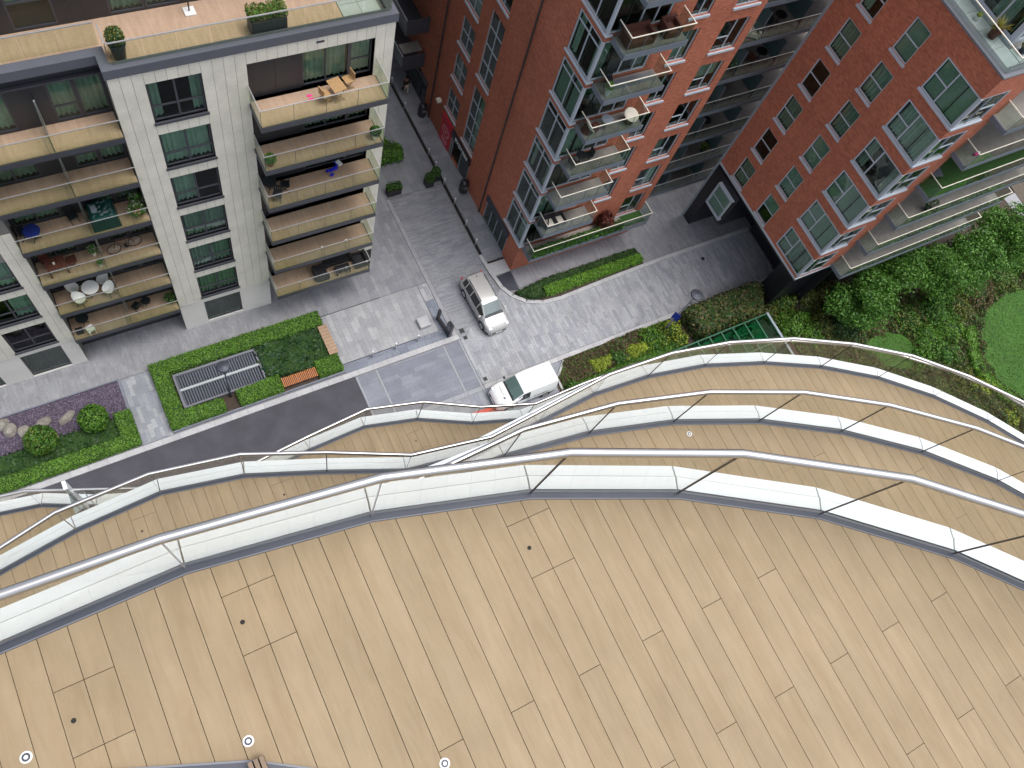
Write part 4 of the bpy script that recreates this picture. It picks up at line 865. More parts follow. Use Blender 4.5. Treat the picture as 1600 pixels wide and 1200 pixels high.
tag(obj('slate_flags', bm2, 'paver'), kind='structure')
q = MB()
for x in (9.56, 10.88, 15.52, 16.66): q.box(x - 0.06, x + 0.06, 14.68, 18.1, 0.0, 0.010)
struct('loading_bay_lines', q, 'slate_line')
q = MB()
for i in range(16):
    if i * 1.0 + 9.6 < 16.7: q.box(9.6 + i, 10.58 + i, 14.37, 14.66, 0.0, 0.012)
struct('loading_bay_edge', q, 'slate_line')
def kerb(name, pts, w, z0, z1, L=1.0, gap=0.01, mt='kerb_stone'):
    """a kerb laid stone by stone"""
    K = tag(link(name, None), kind='structure')
    for a, b in zip(pts[:-1], pts[1:]):
        D = math.hypot(b[0] - a[0], b[1] - a[1]); n = max(1, round(D / L)); dx, dy = (b[0] - a[0]) / D, (b[1] - a[1]) / D
        for i in range(n):
            s, e = D * i / n + gap / 2, D * (i + 1) / n - gap / 2; q = MB()
            q.prism([(a[0] + dx * s, a[1] + dy * s), (a[0] + dx * e, a[1] + dy * e), (a[0] + dx * e - dy * w, a[1] + dy * e + dx * w), (a[0] + dx * s - dy * w, a[1] + dy * s + dx * w)], z0, z1); obj('kerb_stone', q, mt, K)
kerb('road_kerb', [(-16, 18.16), (16.74, 18.16)], 0.34, -0.03, 0.05); kerb('street_kerb_west', [(16.70, 18.5), (16.70, 29.5)], 0.28, -0.03, 0.03, mt='kerb_dim')
kerb('corner_kerb', corner, 0.26, -0.03, 0.08, 0.7)
kerb('drive_kerb', [(16.78, 14.36), (41.2, 14.36)], 0.30, -0.03, 0.07, 0.9)
kerb('bed_kerb', [(22.5, 14.34), (21.47, 13.3), (21.3, 10.5)], 0.14, -0.03, 0.10, 0.9)
q = MB(); q.box(20.72, 20.88, 22.7, 62, -0.02, 0.02); struct('drain_slot', q, 'black_hole')
q = MB(); q.box(20.88, 22.2, 22.60, 22.74, -0.02, 0.034); struct('drain_slot', q, 'black_hole')
for x, y, sx in ((16.95, 18.5, 0.32), (17.0, 18.0, 0.25), (16.95, 14.9, 0.25), (21.0, 16.0, 0.0)):
    if sx: q = MB(); q.box(x, x + sx, y, y + sx, -0.01, 0.009); tag(obj('drain_cover', q, 'iron'), 'square drain cover %s' % {18.5: 'at the street corner kerb', 18.0: 'just below the street corner', 14.9: 'by the front of the parked white van'}[y], 'drain cover', 'drain covers')
q = MB(); q.lathe([(0.14, 0.0), (0.14, 0.009), (0.11, 0.009)], 16, 36.3, 17.7); tag(obj('drain_cover', q, 'iron'), 'round dark drain cover beside the kerb near the undercroft', 'drain cover')
q = MB(); q.lathe([(0.16, 0.0), (0.16, 0.008), (0.13, 0.008)], 16, *(-8.179,19.18)); tag(obj('drain_cover', q, 'iron'), 'small round dark cover on the asphalt', 'drain cover')
q = MB(); q.box(9.0, 13.1, 22.70, 22.74, -0.02, 0.004); q.box(9.1, 14.4, 19.16, 19.19, -0.02, 0.004); struct('slot_drain', q, 'iron')
# red painted panel with worn lettering on the ground by the van
rp2 = MB(); rp2.prism([(15.0, 13.25), (17.3, 13.1), (17.3, 12.2), (15.0, 12.2)], 0.006, 0.012); rp2.prism([(13.9, 13.75), (15.0, 13.25), (15.0, 12.9), (14.0, 13.3)], 0.006, 0.012)
rp2 = tag(obj('painted_marking', rp2, 'red_paint'), 'red painted ground marking with worn dark strokes beyond the lower balcony', 'road marking')
for i in range(7):
    q = MB(); x = 15.35 + i * 0.25; q.box(x, x + 0.06, 12.55, 12.95, 0.012, 0.016); q.box(x + 0.06, x + 0.16, 12.89 - 0.16 * (i % 2), 12.95 - 0.16 * (i % 2), 0.012, 0.016); obj('stroke', q, 'soil', rp2)
# ================================================================ slate garden on the left: gravel, rocks, clipped hedges
q = MB(); q.poly([(-16, 20.5, 0.0), (-3.15, 20.5, 0.0), (-3.15, 22.85, 0.0), (-16, 22.85, 0.0)]); struct('gravel_bed', q, 'gravel_bed')
gm = MB()
for i in range(5200):
    x, y = rng.uniform(-12, -3.2), rng.uniform(20.5, 22.8); s = rng.uniform(0.025, 0.06); a = rng.uniform(0, 6.28); z = rng.uniform(0.004, 0.03); t = rng.uniform(-0.02, 0.02)
    n0 = len(gm.v); gm.poly([(x + s * math.cos(a + u), y + s * math.sin(a + u) * 0.8, z + t * math.cos(u)) for u in (0, 1.3, 2.9, 4.4)]); c = srgb(*rng.choice(((98, 88, 108), (82, 74, 92), (114, 104, 122), (90, 80, 94)))); gm.c += [c] * 4
tag(obj('slate_chippings', gm, 'gravel_mat'), 'purple slate chippings spread beside the clipped hedge', 'gravel', kind='stuff')
kerb('gravel_edging', [(-16, 22.86), (-3.12, 22.86)], 0.08, -0.02, 0.05, 1.2, mt='slate'); kerb('gravel_edging', [(-3.1, 22.86), (-3.1, 18.55)], -0.12, -0.02, 0.05, 1.2, mt='slate')
def rock(p, a, b, h, rz, l):
    mb = MB(); n = 9; mb.lathe([(math.cos(t) * 1.0, math.sin(t)) for t in (-0.5, -0.1, 0.35, 0.8, 1.2, 1.5)], n)
    mb.v = [(v[0] * a * rng.uniform(0.62, 1.25), v[1] * b * rng.uniform(0.62, 1.25), v[2] * h * rng.uniform(0.7, 1.2)) for v in mb.v]
    o = obj('boulder', mb, 'rock', loc=(p[0], p[1], 0.1), rz=rz); md = o.modifiers.new('s', 'SUBSURF'); md.levels = 1; md.render_levels = 1; tag(o, l, 'boulder', 'boulders on the slate chippings')
rock((-6.313,21.602), 0.62, 0.30, 0.3, 0.5, 'long grey boulder lying alone right of the others on the slate'); rock((-7.445,21.774), 0.55, 0.36, 0.4, 0.4, 'pale boulder just behind the left topiary ball'); rock((-8.538,21.651), 0.42, 0.36, 0.35, 0.9, 'small pale boulder left of the left topiary ball'); rock((-9.149,21.942), 0.48, 0.40, 0.4, 1.2, 'rounded grey boulder between the pink one and the small pale one'); rock((-9.536,22.465), 0.5, 0.42, 0.4, 0.2, 'pinkish boulder at the left edge of the slate bed')
hedge('clipped_hedge', [(-16, 18.62), (-3.15, 18.62), (-3.15, 20.75), (-3.95, 20.75), (-3.95, 19.3), (-16, 19.3)], 0, 0.55, G_BRIGHT, 'bright green L-shaped clipped hedge around the slate garden beside the road')
hedge('low_planting', rect(-16, -3.98, 19.32, 20.55), 0, 0.32, G_DARK, 'dark low planting behind the L-shaped hedge under the topiary balls', 'planting', size=0.09, rough=0.12, dens=260)
shrub('topiary_ball', *(-4.959,20.695,0.9)[:2], 0.15, 0.78, 0.78, 0.78, G_MID + G_BRIGHT, 'round green topiary ball nearer the cross path', 'topiary', 'topiary balls on the slate', n=2600, size=0.07, full=True, lump=0.05)
shrub('topiary_ball', *(-7.743,20.467,0.9)[:2], 0.15, 0.84, 0.84, 0.82, G_MID + [(0.13, 0.18, 0.02)], 'olive green topiary ball nearer the left edge', 'topiary', 'topiary balls on the slate', n=2600, size=0.07, full=True, lump=0.06)
# ================================================================ hedged planter with a ventilation grille
kerb('planter_edging', [(-1.4, 18.62), (9.04, 18.62)], 0.10, -0.02, 0.12, 1.1, mt='slate')
q = MB(); q.box(-1.35, 9.0, 18.75, 23.0, -0.02, 0.05); struct('planter_soil', q, 'soil')
hedge('clipped_hedge', [(-1.35, 18.75), (1.75, 18.75), (1.75, 19.5), (-0.5, 19.6), (-0.5, 22.1), (8.9, 22.0), (8.9, 22.95), (-1.35, 22.95)], 0, 0.6, G_BRIGHT, 'bright green clipped hedge wrapping the far and left sides of the ventilation grille')
hedge('clipped_hedge', [(2.65, 18.75), (5.2, 18.75), (5.2, 19.75), (2.65, 19.65)], 0, 0.6, G_BRIGHT, 'short bright hedge between the lamp post and the orange slatted bench')
hedge('clipped_hedge', rect(7.5, 8.98, 18.78, 19.8), 0, 0.55, G_BRIGHT, 'square bright green hedge at the corner beside the bollards')
hedge('low_planting', [(4.6, 20.0), (5.25, 19.8), (7.45, 19.5), (7.45, 19.85), (8.5, 19.85), (8.5, 21.98), (4.6, 21.98)], 0, 0.42, G_DARK + [(0.02, 0.07, 0.03)], 'dark green glossy planting between the grille and the pale bench', 'planting', size=0.10, rough=0.12, dens=280)
mat('coping_dim', srgb(112, 116, 126), 0.5, 0.06, 3)
vg = thing('ventilation_grille', 'grey louvred ventilation grille inside the hedged planter', 'grille', (2.1, 20.9, 0))
q = MB(); q.box(-0.35, 4.56, 21.80, 21.95, 0, 0.35); q.box(-0.35, 4.56, 19.72, 19.84, 0, 0.35); q.box(-0.36, -0.22, 19.84, 21.80, 0, 0.35); q.box(4.44, 4.56, 19.84, 21.8, 0, 0.35); obj('frame', q, 'coping_grey', vg, world=True)
q = MB(); q.box(-0.22, 4.44, 20.80, 20.94, 0.2, 0.34); obj('centre_rail', q, 'grey_slab', vg, world=True)
q = MB(); q.box(-0.22, 4.44, 19.84, 21.8, 0.0, 0.06); obj('shaft', q, 'channel_grey', vg, world=True)
sm_ = MB(); sm_.box(0, 0.075, 0, 0.93, 0, 0.02); sm_.v = [(v[0], v[1], v[2] + v[0] * 0.7) for v in sm_.v]; sme = sm_.mesh('louvre', 'coping_dim')
for yy in (19.85, 20.86 + 0.085):
    for i in range(30): o = link('louvre', sme, vg, (-0.2 + i * 0.154, yy, 0.22), world=True); o.scale = (1, 1 if yy < 20 else 0.9, 1)
def slat_bench(x0, x1, y0, y1, along, n, mt, lbl):
    t = thing('bench', lbl, 'bench', ((x0 + x1) / 2, (y0 + y1) / 2, 0), group='timber benches of the planter')
    q = MB(); q.box(x0 + 0.08, x1 - 0.08, y0 + 0.08, y1 - 0.08, 0, 0.38); obj('plinth', q, 'channel_grey', t, world=True)
    for i in range(n):
        q = MB()
        if along == 'y': w = (x1 - x0) / n; q.box(x0 + w * i + 0.026, x0 + w * (i + 1) - 0.026, y0, y1, 0.385, 0.47)
        else: w = (y1 - y0) / n; q.box(x0, x1, y0 + w * i + 0.008, y0 + w * (i + 1) - 0.008, 0.385, 0.45)
        obj('slat', q, mt, t, world=True)
slat_bench(5.27, 7.42, 18.86, 19.46, 'y', 20, 'orange_wood', 'orange slatted timber bench along the dark road'); slat_bench(8.55, 9.12, 19.88, 21.95, 'x', 9, 'pink_wood', 'pale weathered timber bench facing the plaza')
# ================================================================ planting bed along the drive and the garden on the right
q = MB(); q.poly([(21.5, 6, -0.01), (42.5, 6, -0.01), (42.5, 14.34, -0.01), (22.5, 14.34, -0.01), (21.5, 13.3, -0.01)]); struct('planting_bed', q, 'soil')
q = MB(); q.poly([(38.5, -30, -0.02), (90, -30, -0.02), (90, 30, -0.02), (56, 30, -0.02), (38.5, 12.5, -0.02)]); struct('garden_soil', q, 'soil')
# low hedges in front of the middle block
q = MB(); q.prism([(21.5, 19.9), (22.2, 19.15), (23.2, 18.75), (24.6, 18.62), (31.7, 18.75), (31.7, 20.1), (24, 20.15)], -0.03, 0.03); struct('front_bed', q, 'soil')
hedge('low_hedge', [(21.75, 19.85), (22.5, 19.15), (23.6, 18.95), (23.6, 19.55), (31.5, 19.55), (31.5, 20.08), (24, 20.12)], 0.03, 0.33, G_DARK + [(0.05, 0.09, 0.02)], 'darker green low hedge nearer the brick block', size=0.07, rough=0.09)
hedge('low_hedge', [(23.6, 18.95), (24.2, 18.9), (31.55, 19.0), (31.55, 19.52), (23.65, 19.52)], 0.03, 0.55, [(0.13, 0.29, 0.02), (0.16, 0.33, 0.03), (0.10, 0.24, 0.02)], 'bright lime green low hedge along the curved kerb', size=0.06)
LAWNS = [[(61.18,6.03),(59.11,6.28),(56.42,5.77),(54.69,4.36),(53.46,2.53),(53.35,0.61),(54.36,-1.45),(57.32,-4.57),(65.31,-2.03),(67.68,4.44)], [(44.04,6.99),(45.7,7.46),(46.92,7.34),(48.06,6.68),(48.51,5.56),(48.37,4.72),(46.65,4.06),(44.98,5.26)]]
def cover(name, poly, h, cols, lbl, dens=170, size=0.09, rough=0.15, avoid=(), rows=False):
    pts = []; nm = []
    for p in polypts(poly, int(abs(area(poly)) * dens)):
        if any(inside(p, a_) for a_ in avoid): continue
        if rows:
            w_ = math.sin(6.283 * (p[0] + 0.25 * math.sin(p[1] * 1.3) + 0.1 * p[1]) / 1.45); pts.append((p[0], p[1], max(0.02, 0.10 + 0.42 * max(0, w_) * (0.7 + 0.3 * math.sin(p[1] * 3.1 + p[0])) - abs(rng.gauss(0, 0.07))))); nm.append((0.4 * math.cos(p[0] * 4.3), 0, 1)); continue
        pts.append((p[0], p[1], max(0.02, h * (0.6 + 0.4 * math.sin(p[0] * 2.3) * math.sin(p[1] * 2.9 + p[0])) - abs(rng.gauss(0, rough))))); nm.append((0, 0, 1))
    tag(link(name, leafmesh(name, pts, nm, size, cols, 0.8)), lbl, 'ground cover', kind='stuff')
cover('ground_cover', [(22.55,14.3),(28.82,14.46),(28.59,13.15),(24.54,12.44),(21.32,12),(21.26,12.99)], 0.2, G_RED + G_BRONZE + G_RED + G_MID, 'brownish red heather ground cover in the bed beside the white van', 820, 0.07, 0.08)
cover('ground_cover', [(38.6, -6), (66, -6), (66, 10.5), (52, 10.6), (39.2, 11.6)], 0.22, G_MID + G_OLIVE + G_BRONZE + G_DARK, 'mixed low ground cover planted in rows between the garden shrubs', 400, 0.085, avoid=LAWNS, rows=True)
cover('ground_cover', [(21.32,12),(24.54,12.44),(28.59,13.15),(28.82,14.46),(31.16,14.28),(31.14,12.44),(26.66,12.11),(22.37,11.68),(20.5,11.37)], 0.25, G_MID + G_LIME + G_BRIGHT, 'yellow green ground cover around the lime dome shrubs', 330, 0.07, 0.1)
hedge('clipped_hedge', [(18.96,11.83),(22.37,12.38),(26.44,12.46),(30.71,12.5),(30.73,11.82),(26.28,11.72),(22.1,11.42),(19.25,11.02)], 0, 0.4, G_MID + G_BRIGHT, 'narrow green hedge between the heather bed and the curved balcony rail', size=0.07, rough=0.08)
g_l = 'small lime domes in the drive bed'
for cl, tx in (([(24.28,13.39),(24.36,13.06),(24.7,13.32),(24.67,12.99),(25.07,13.33),(25.03,13),(25.41,13.3),(25.33,12.98),(25.62,13.32),(24.37,12.81),(24.83,12.73)], 'nearer the white van'), ([(27.22,13.21),(27.31,12.92),(27.62,13.27),(27.69,12.93),(27.99,13.28),(28.09,12.98),(28.35,13.24),(28.31,13),(27.49,13.42),(27.44,12.77)], 'nearer the blue sign')):
    for p in cl: shrub('dome_shrub', p[0], p[1], 0, 0.26, 0.26, 0.30, G_LIME, 'little lime yellow dome shrub in the cluster ' + tx, 'shrub', g_l + ' ' + tx, n=240, size=0.05, lump=0.02)
for (u, rx, ry, h, cols, l) in (((22.068,12.394,0.3), 0.55, 0.5, 0.5, G_MID, 'leafy green shrub at the rear corner of the white van'), ((26.159,13.066,0.3), 0.75, 0.6, 0.5, G_MID, 'mid green shrub between the two lime dome clusters'), ((29.12,13.622,0.4), 0.95, 0.7, 0.7, G_BRIGHT, 'bright green leafy shrub left of the blue sign post'), ((30.901,13.525,0.4), 0.8, 0.75, 0.7, G_LIME, 'yellow green shrub at the foot of the blue sign post'), ((31.013,12.544,0.4), 0.8, 0.6, 0.6, G_LIME, 'yellow green shrub beside the green glazed canopy'), ((21.465,11.816,0.3), 0.5, 0.5, 0.5, G_MID, 'small green shrub next to the balcony handrail by the van'), ((29.156,12.526,0.3), 0.7, 0.5, 0.4, G_MID, 'low green shrub at the tip of the green canopy')):
    shrub('leafy_shrub', u[0], u[1], 0, rx, ry, h, cols, l, size=0.08, lump=0.2)
hedge('bronze_hedge', [(32.0, 14.2), (32.3, 12.1), (37.6, 12.2), (38.4, 13.9), (38.0, 14.25)], 0, 1.3, G_BRONZE + G_OLIVE + G_DARK, 'tall bronze and olive hedge block between the drive and the green canopy', size=0.11, rough=0.13, dens=330)
# green glazed canopy
gc = thing('glazed_canopy', 'dark green glazed canopy with ribbed frame half hidden by the curved balcony', 'canopy', (33, 9, 0))
X0, X1, Y0, Y1 = 28.9, 36.9, 5.5, 11.6
q = MB(); q.box(X0, X1, Y0, Y1, 0, 0.9); obj('base', q, 'green_inside', gc, world=True)
q = MB()
for i in range(26): x, y = rng.uniform(X0 + 0.4, X1 - 0.6), rng.uniform(Y1 - 3, Y1 - 0.5); q.box(x, x + rng.uniform(0.1, 0.6), y, y + rng.uniform(0.1, 0.6), 0.9, rng.uniform(1.0, 1.5))
obj('stored_items', q, 'green_steel', gc, world=True)
q = MB()
for i in range(9): x = X0 + (X1 - X0) * i / 8; q.box(x - 0.045, x + 0.045, Y0, Y1, 1.94, 2.06)
for y in (Y1 - 0.05, Y1 - 2.1, Y0 + 0.05): q.box(X0, X1, y - 0.04, y + 0.04, 1.95, 2.05)
for i in range(9): x = X0 + (X1 - X0) * i / 8; q.box(x - 0.04, x + 0.04, Y1 - 0.09, Y1 - 0.01, 0, 1.94)
obj('frame', q, 'green_steel', gc, world=True)
for i in range(8):
    for (a, b) in ((Y1 - 2.06, Y1 - 0.09), (Y0 + 0.09, Y1 - 2.14)):
        q = MB(); x = X0 + i + 0.05; q.box(x, x + 0.9, a, b, 1.985, 2.0); obj('pane', q, 'green_glass', gc, world=True)
q = MB(); q.box(X1 - 0.02, X1 + 0.14, Y0, Y1, 1.9, 2.1); obj('gutter', q, 'light_metal', gc, world=True)
# lawns
def lawn(name, poly, lbl):
    q = MB(); q.prism(poly, -0.02, 0.03, bottom=False); tag(obj(name, q, 'lawn_base'), kind='structure')
    pts = [(p[0], p[1], 0.04) for p in polypts(poly, int(min(26000, abs(area(poly)) * 170)))]; tag(link('grass', leafmesh('grass', pts, [(0, 0, 1)] * len(pts), 0.05, [(0.05, 0.135, 0.012), (0.06, 0.15, 0.014), (0.045, 0.12, 0.012)], 0.5)), lbl, 'grass', kind='stuff')
lawn('lawn', LAWNS[0], 'smooth green lawn at the right edge of the garden')
lawn('lawn', LAWNS[1], 'small rounded lawn beyond the third balcony rail')
hedge('curved_hedge', [(53.41,5.14),(54.13,4.99),(52.98,3.25),(52.51,1.64),(52.94,0.36),(53.61,-1.11),(52.61,-1.04),(51.98,0.63),(51.85,2.17),(52.35,3.66)], 0, 0.4, G_BRIGHT, 'curved bright green border hedge along the lawn', size=0.09, rough=0.1)
G_TREE = [(0.10, 0.24, 0.03), (0.08, 0.20, 0.025), (0.13, 0.29, 0.045), (0.07, 0.16, 0.02)]
G_MID = [tuple(c * 1.2 for c in t) for t in G_MID]; G_OLIVE = [tuple(c * 1.25 for c in t) for t in G_OLIVE]; G_DARK2 = G_DARK
gr = 'garden shrubs beyond the balconies'
for (p, rx, ry, h, cols, l) in (
    ((39.877,10.437,0.6), 1.7, 1.3, 1.0, G_BRIGHT, 'broad bright green shrub right of the green canopy'), ((40.868,9.411,0.5), 1.1, 0.9, 0.8, G_BRIGHT, 'bright green shrub meeting the balcony rail near the canopy'), ((42.148,9.643,0.5), 1.2, 1.3, 0.9, G_OLIVE, 'olive shrub between the bright shrub and the dark round bush'),
    ((43.921,9.374,0.8), 1.7, 1.6, 1.4, G_DARK, 'dark rounded bush in front of the nearest garden tree'), ((40.036,12.411,0.6), 1.4, 1.1, 0.9, G_MID + G_OLIVE, 'mixed green shrub beside the black undercroft wall'), ((42.251,12.223,0.5), 1.2, 1.0, 0.8, G_OLIVE, 'olive shrub under the corner of the raised brick block'),
    ((44.158,11.645,0.6), 1.6, 1.0, 1.0, G_BRONZE + G_OLIVE, 'bronze shrub below the lowest grey balcony end'), ((38.642,12.041,0.5), 0.8, 0.8, 0.7, G_OLIVE, 'small olive shrub at the canopy corner'),
    ((46.035,8.025,0.5), 1.2, 0.8, 0.7, G_BRONZE, 'low bronze shrub between the dark bush and the small lawn'), ((48.941,7.621,0.6), 1.5, 1.2, 0.9, G_OLIVE + G_MID, 'olive shrub above the small lawn'), ((49.551,5.699,0.6), 1.2, 1.6, 0.9, G_BRIGHT + G_MID, 'bright shrub strip right of the small lawn'),
    ((52.003,7.296,0.7), 1.5, 1.4, 1.0, G_MID, 'green shrub in the middle of the garden bed'), ((52.079,5.598,0.6), 1.2, 1.5, 0.8, G_BRIGHT, 'fresh green shrub left of the curved border hedge'), ((53.99,7.15,0.7), 1.4, 1.2, 0.9, G_OLIVE, 'olive shrub up-left of the large lawn'),
    ((56.69,7.354,0.7), 1.7, 1.4, 1.0, G_BRONZE, 'bronze leaved bush at the top corner of the large lawn'), ((59.476,7.565,0.7), 1.5, 1.2, 0.9, G_OLIVE + G_MID, 'olive bush against the far edge of the lawn'), ((50.3,4.178,0.5), 1.1, 1.1, 0.7, G_MID, 'mid green shrub just above the balcony rail near the curved hedge'),
    ((48.088,4.364,0.5), 0.9, 0.9, 0.6, G_BRIGHT, 'small bright shrub above the rail beside the small lawn'), ((50.551,2.035,0.5), 1.0, 1.0, 0.6, G_OLIVE, 'olive shrub at the rail below the curved hedge'), ((61.985,8.784,0.8), 1.8, 1.5, 1.2, G_MID, 'green bush at the right edge above the lawn'),
    ((50.872,10.27,0.8), 1.8, 1.3, 1.3, G_OLIVE, 'olive bush behind the nearest trees by the balconies'), ((56.795,10.586,0.8), 1.6, 1.2, 1.2, G_BRONZE + G_DARK, 'dark bronze bush under the long grey balconies'), ((51.68,0.815,0.4), 0.9, 1.2, 0.5, G_LIME, 'lime shrub at the rail by the end of the curved hedge'), ((52.233,-2.117,0.4), 0.8, 0.8, 0.5, G_LIME, 'lime shrub seen through the glass at the right edge')):
    shrub('garden_shrub', p[0], p[1], 0, rx, ry, h, cols, l, 'shrub', gr, size=0.085, lump=0.24, n=int(420 * (rx * ry + rx * h)))
for (p, th, rx, rz_, cols, l) in (((43.43,9.625,3.6), 2.2, 2.3, 2.2, G_TREE + [(0.05, 0.15, 0.02)], 'nearest leafy green tree, beside the dark rounded bush'), ((45.23,9.934,3.8), 2.3, 2.0, 2.2, G_TREE, 'leafy tree just behind the nearest garden tree'), ((47.89,10.386,4.2), 2.6, 2.3, 2.4, G_TREE + [(0.06, 0.16, 0.02)], 'leafy tree below the end of the lowest balcony'), ((50.497,9.189,4.2), 2.5, 2.2, 2.3, G_TREE, 'leafy tree in the middle of the row under the balconies'), ((54.305,9.139,4.4), 2.6, 2.4, 2.5, G_TREE + [(0.05, 0.15, 0.02)], 'leafy tree up-left of the lawn corner'), ((57.984,9.842,4.5), 2.8, 2.4, 2.5, G_TREE, 'rightmost tree at the edge of the picture above the lawn')):
    tree('garden_tree', p[0], p[1], th, rx, rx, rz_, cols, l, 'garden trees in a row below the balconies')
q = MB(); q.prism([(65.52,13.65),(67.24,13.77),(66.82,10.89),(65.66,10.95)], -0.02, 0.02); struct('garden_path', q, 'kerb_dim')
q = MB(); q.prism([(67.08,14.5),(70.26,14.17),(69.11,11.13),(66.9,11.86)], -0.02, 0.05); struct('bark_bed', q, 'bark')
# ================================================================ vehicles
def loft(st, ring):
    """st: stations (x, params); ring(params) -> half outline [(y, z)] from sill to roof centre"""
    mb = MB(); n = None
    for x, p in st:
        h = ring(p); full = [(-y, z) for y, z in h] + [(y, z) for y, z in reversed(h[:-1])]; n = len(full); mb.v += [(x, y, z) for y, z in full]
    for i in range(len(st) - 1):
        for j in range(n - 1): a = i * n + j; mb.f.append((a, a + n, a + n + 1, a + 1)); mb.m.append(0)
    mb.f.append(tuple(range(n))); mb.m.append(0); e = (len(st) - 1) * n; mb.f.append(tuple(e + j for j in reversed(range(n)))); mb.m.append(0)
    return mb
def vehicle(kind, root):
    """forward is +x in local space; parts: body, panes, wheels (tyre, rim), lights, mirrors, bumpers"""
    if kind == 'car':
        paint = 'car_silver'; W2 = 0.86; belt = 0.98
        # x, half width, bonnet/roof height, roof half width, belt height
        st = [(-2.10, (0.66, 0.75, 0.60, 0.62)), (-2.06, (0.76, 1.0, 0.66, 0.90)), (-1.98, (0.80, 1.22, 0.62, 0.96)), (-1.78, (0.84, 1.53, 0.54, 0.98)), (-1.5, (0.86, 1.60, 0.55, 0.98)), (-0.6, (0.87, 1.64, 0.57, 0.97)), (0.2, (0.87, 1.62, 0.57, 0.95)), (0.42, (0.87, 1.57, 0.57, 0.94)), (1.22, (0.86, 1.03, 0.68, 0.92)), (1.45, (0.85, 0.98, 0.70, 0.88)), (1.8, (0.80, 0.88, 0.66, 0.80)), (2.02, (0.70, 0.74, 0.58, 0.66)), (2.12, (0.58, 0.56, 0.5, 0.5))]
        wx, wr = (1.28, -1.25), 0.315
    else:
        paint = 'van_white'; W2 = 0.86; belt = 1.06
        st = [(-2.05, (0.78, 1.70, 0.62, 1.0)), (-2.02, (0.84, 1.78, 0.68, 1.05)), (-1.8, (0.86, 1.81, 0.70, 1.06)), (-0.5, (0.86, 1.82, 0.70, 1.06)), (0.15, (0.86, 1.80, 0.69, 1.06)), (0.42, (0.86, 1.74, 0.67, 1.05)), (1.12, (0.85, 1.16, 0.72, 1.02)), (1.35, (0.84, 1.09, 0.72, 0.98)), (1.7, (0.80, 0.98, 0.68, 0.88)), (1.92, (0.72, 0.80, 0.62, 0.70)), (2.05, (0.62, 0.60, 0.54, 0.52))]
        wx, wr = (1.3, -1.35), 0.31
    def ring(p):
        w, top, rw, b = p
        return [(w * 0.93, 0.20), (w, 0.42), (w * 1.0, 0.5 * (0.42 + b)), (w * 0.985, b), (rw + (w * 0.97 - rw) * 0.30, b + (top - b) * 0.72), (rw, top - 0.02), (rw * 0.75, top), (0.0, top + 0.012)]
    body = obj('body', loft(st, ring), paint, root, smooth=True); body.data.set_sharp_from_angle(angle=R(38))
    def at(x):
        for (x0, p0), (x1, p1) in zip(st[:-1], st[1:]):
            if x0 <= x <= x1: t = (x - x0) / (x1 - x0); return tuple(a + (b - a) * t for a, b in zip(p0, p1))
        return st[-1][1] if x > 0 else st[0][1]
    def side(name, x0, x1, s, mt, n=4, lo=0.06, hi=0.88, off=0.008):
        mb = MB()
        for i in range(n):
            q = []
            for x, k in ((x0 + (x1 - x0) * i / n, 0), (x0 + (x1 - x0) * (i + 1) / n, 0)):
                h = ring(at(x)); a, b, c = h[3], h[4], h[5]; p0 = (a[0] + (b[0] - a[0]) * lo, a[1] + (b[1] - a[1]) * lo); p1 = (b[0], b[1]); p2 = (b[0] + (c[0] - b[0]) * (hi - 0.4), b[1] + (c[1] - b[1]) * (hi - 0.4)); q.append([(x, s * (p[0] + off), p[1]) for p in (p0, p1, p2)])
            for k in range(2): mb.poly([q[0][k], q[1][k], q[1][k + 1], q[0][k + 1]])
        obj(name, mb, mt, root)
    def top(name, x0, x1, mt, f=0.97, off=0.012, n=1):
        mb = MB()
        for i in range(n):
            q = []
            for x in (x0 + (x1 - x0) * i / n, x0 + (x1 - x0) * (i + 1) / n):
                h = ring(at(x)); q.append([(x, s * y * f, z + off) for s, (y, z) in ((-1, h[5]), (-1, h[6]), (1, h[7]), (1, h[6]), (1, h[5]))])
            for k in range(4): mb.poly([q[0][k], q[0][k + 1], q[1][k + 1], q[1][k]])
        obj(name, mb, mt, root)
    if kind == 'car':
        top('windscreen', 0.46, 1.18, 'car_glass', 0.98, 0.014); top('windscreen_surround', 1.04, 1.21, 'trim_black', 0.99, 0.010)
        top('rear_window', -2.0, -1.80, 'trim_black', 0.95, 0.012)
        for s in (-1, 1):
            side('side_window', 0.30, 0.95, s, 'trim_black', hi=0.6, lo=0.1); side('side_window', -0.62, 0.22, s, 'trim_black'); side('side_window', -1.28, -0.70, s, 'trim_black'); side('side_window', -1.72, -1.36, s, 'trim_black', hi=0.7)
            q = MB(); q.box(-1.5, 0.25, s * 0.55 - 0.016, s * 0.55 + 0.016, 1.585, 1.65); obj('roof_rail', q, 'trim_black', root)
    else:
        top('windscreen', 0.45, 1.07, 'van_glass', 0.98, 0.016); top('windscreen_surround', 1.06, 1.16, 'trim_black', 0.99, 0.012)
        for s in (-1, 1):
            side('side_window', -0.02, 0.80, s, 'trim_black', hi=0.8, lo=0.03)
            q = MB(); q.box(-1.95, 1.0, s * 0.868 - 0.008, s * 0.868 + 0.008, 0.50, 0.58); obj('side_moulding', q, 'channel_grey', root)
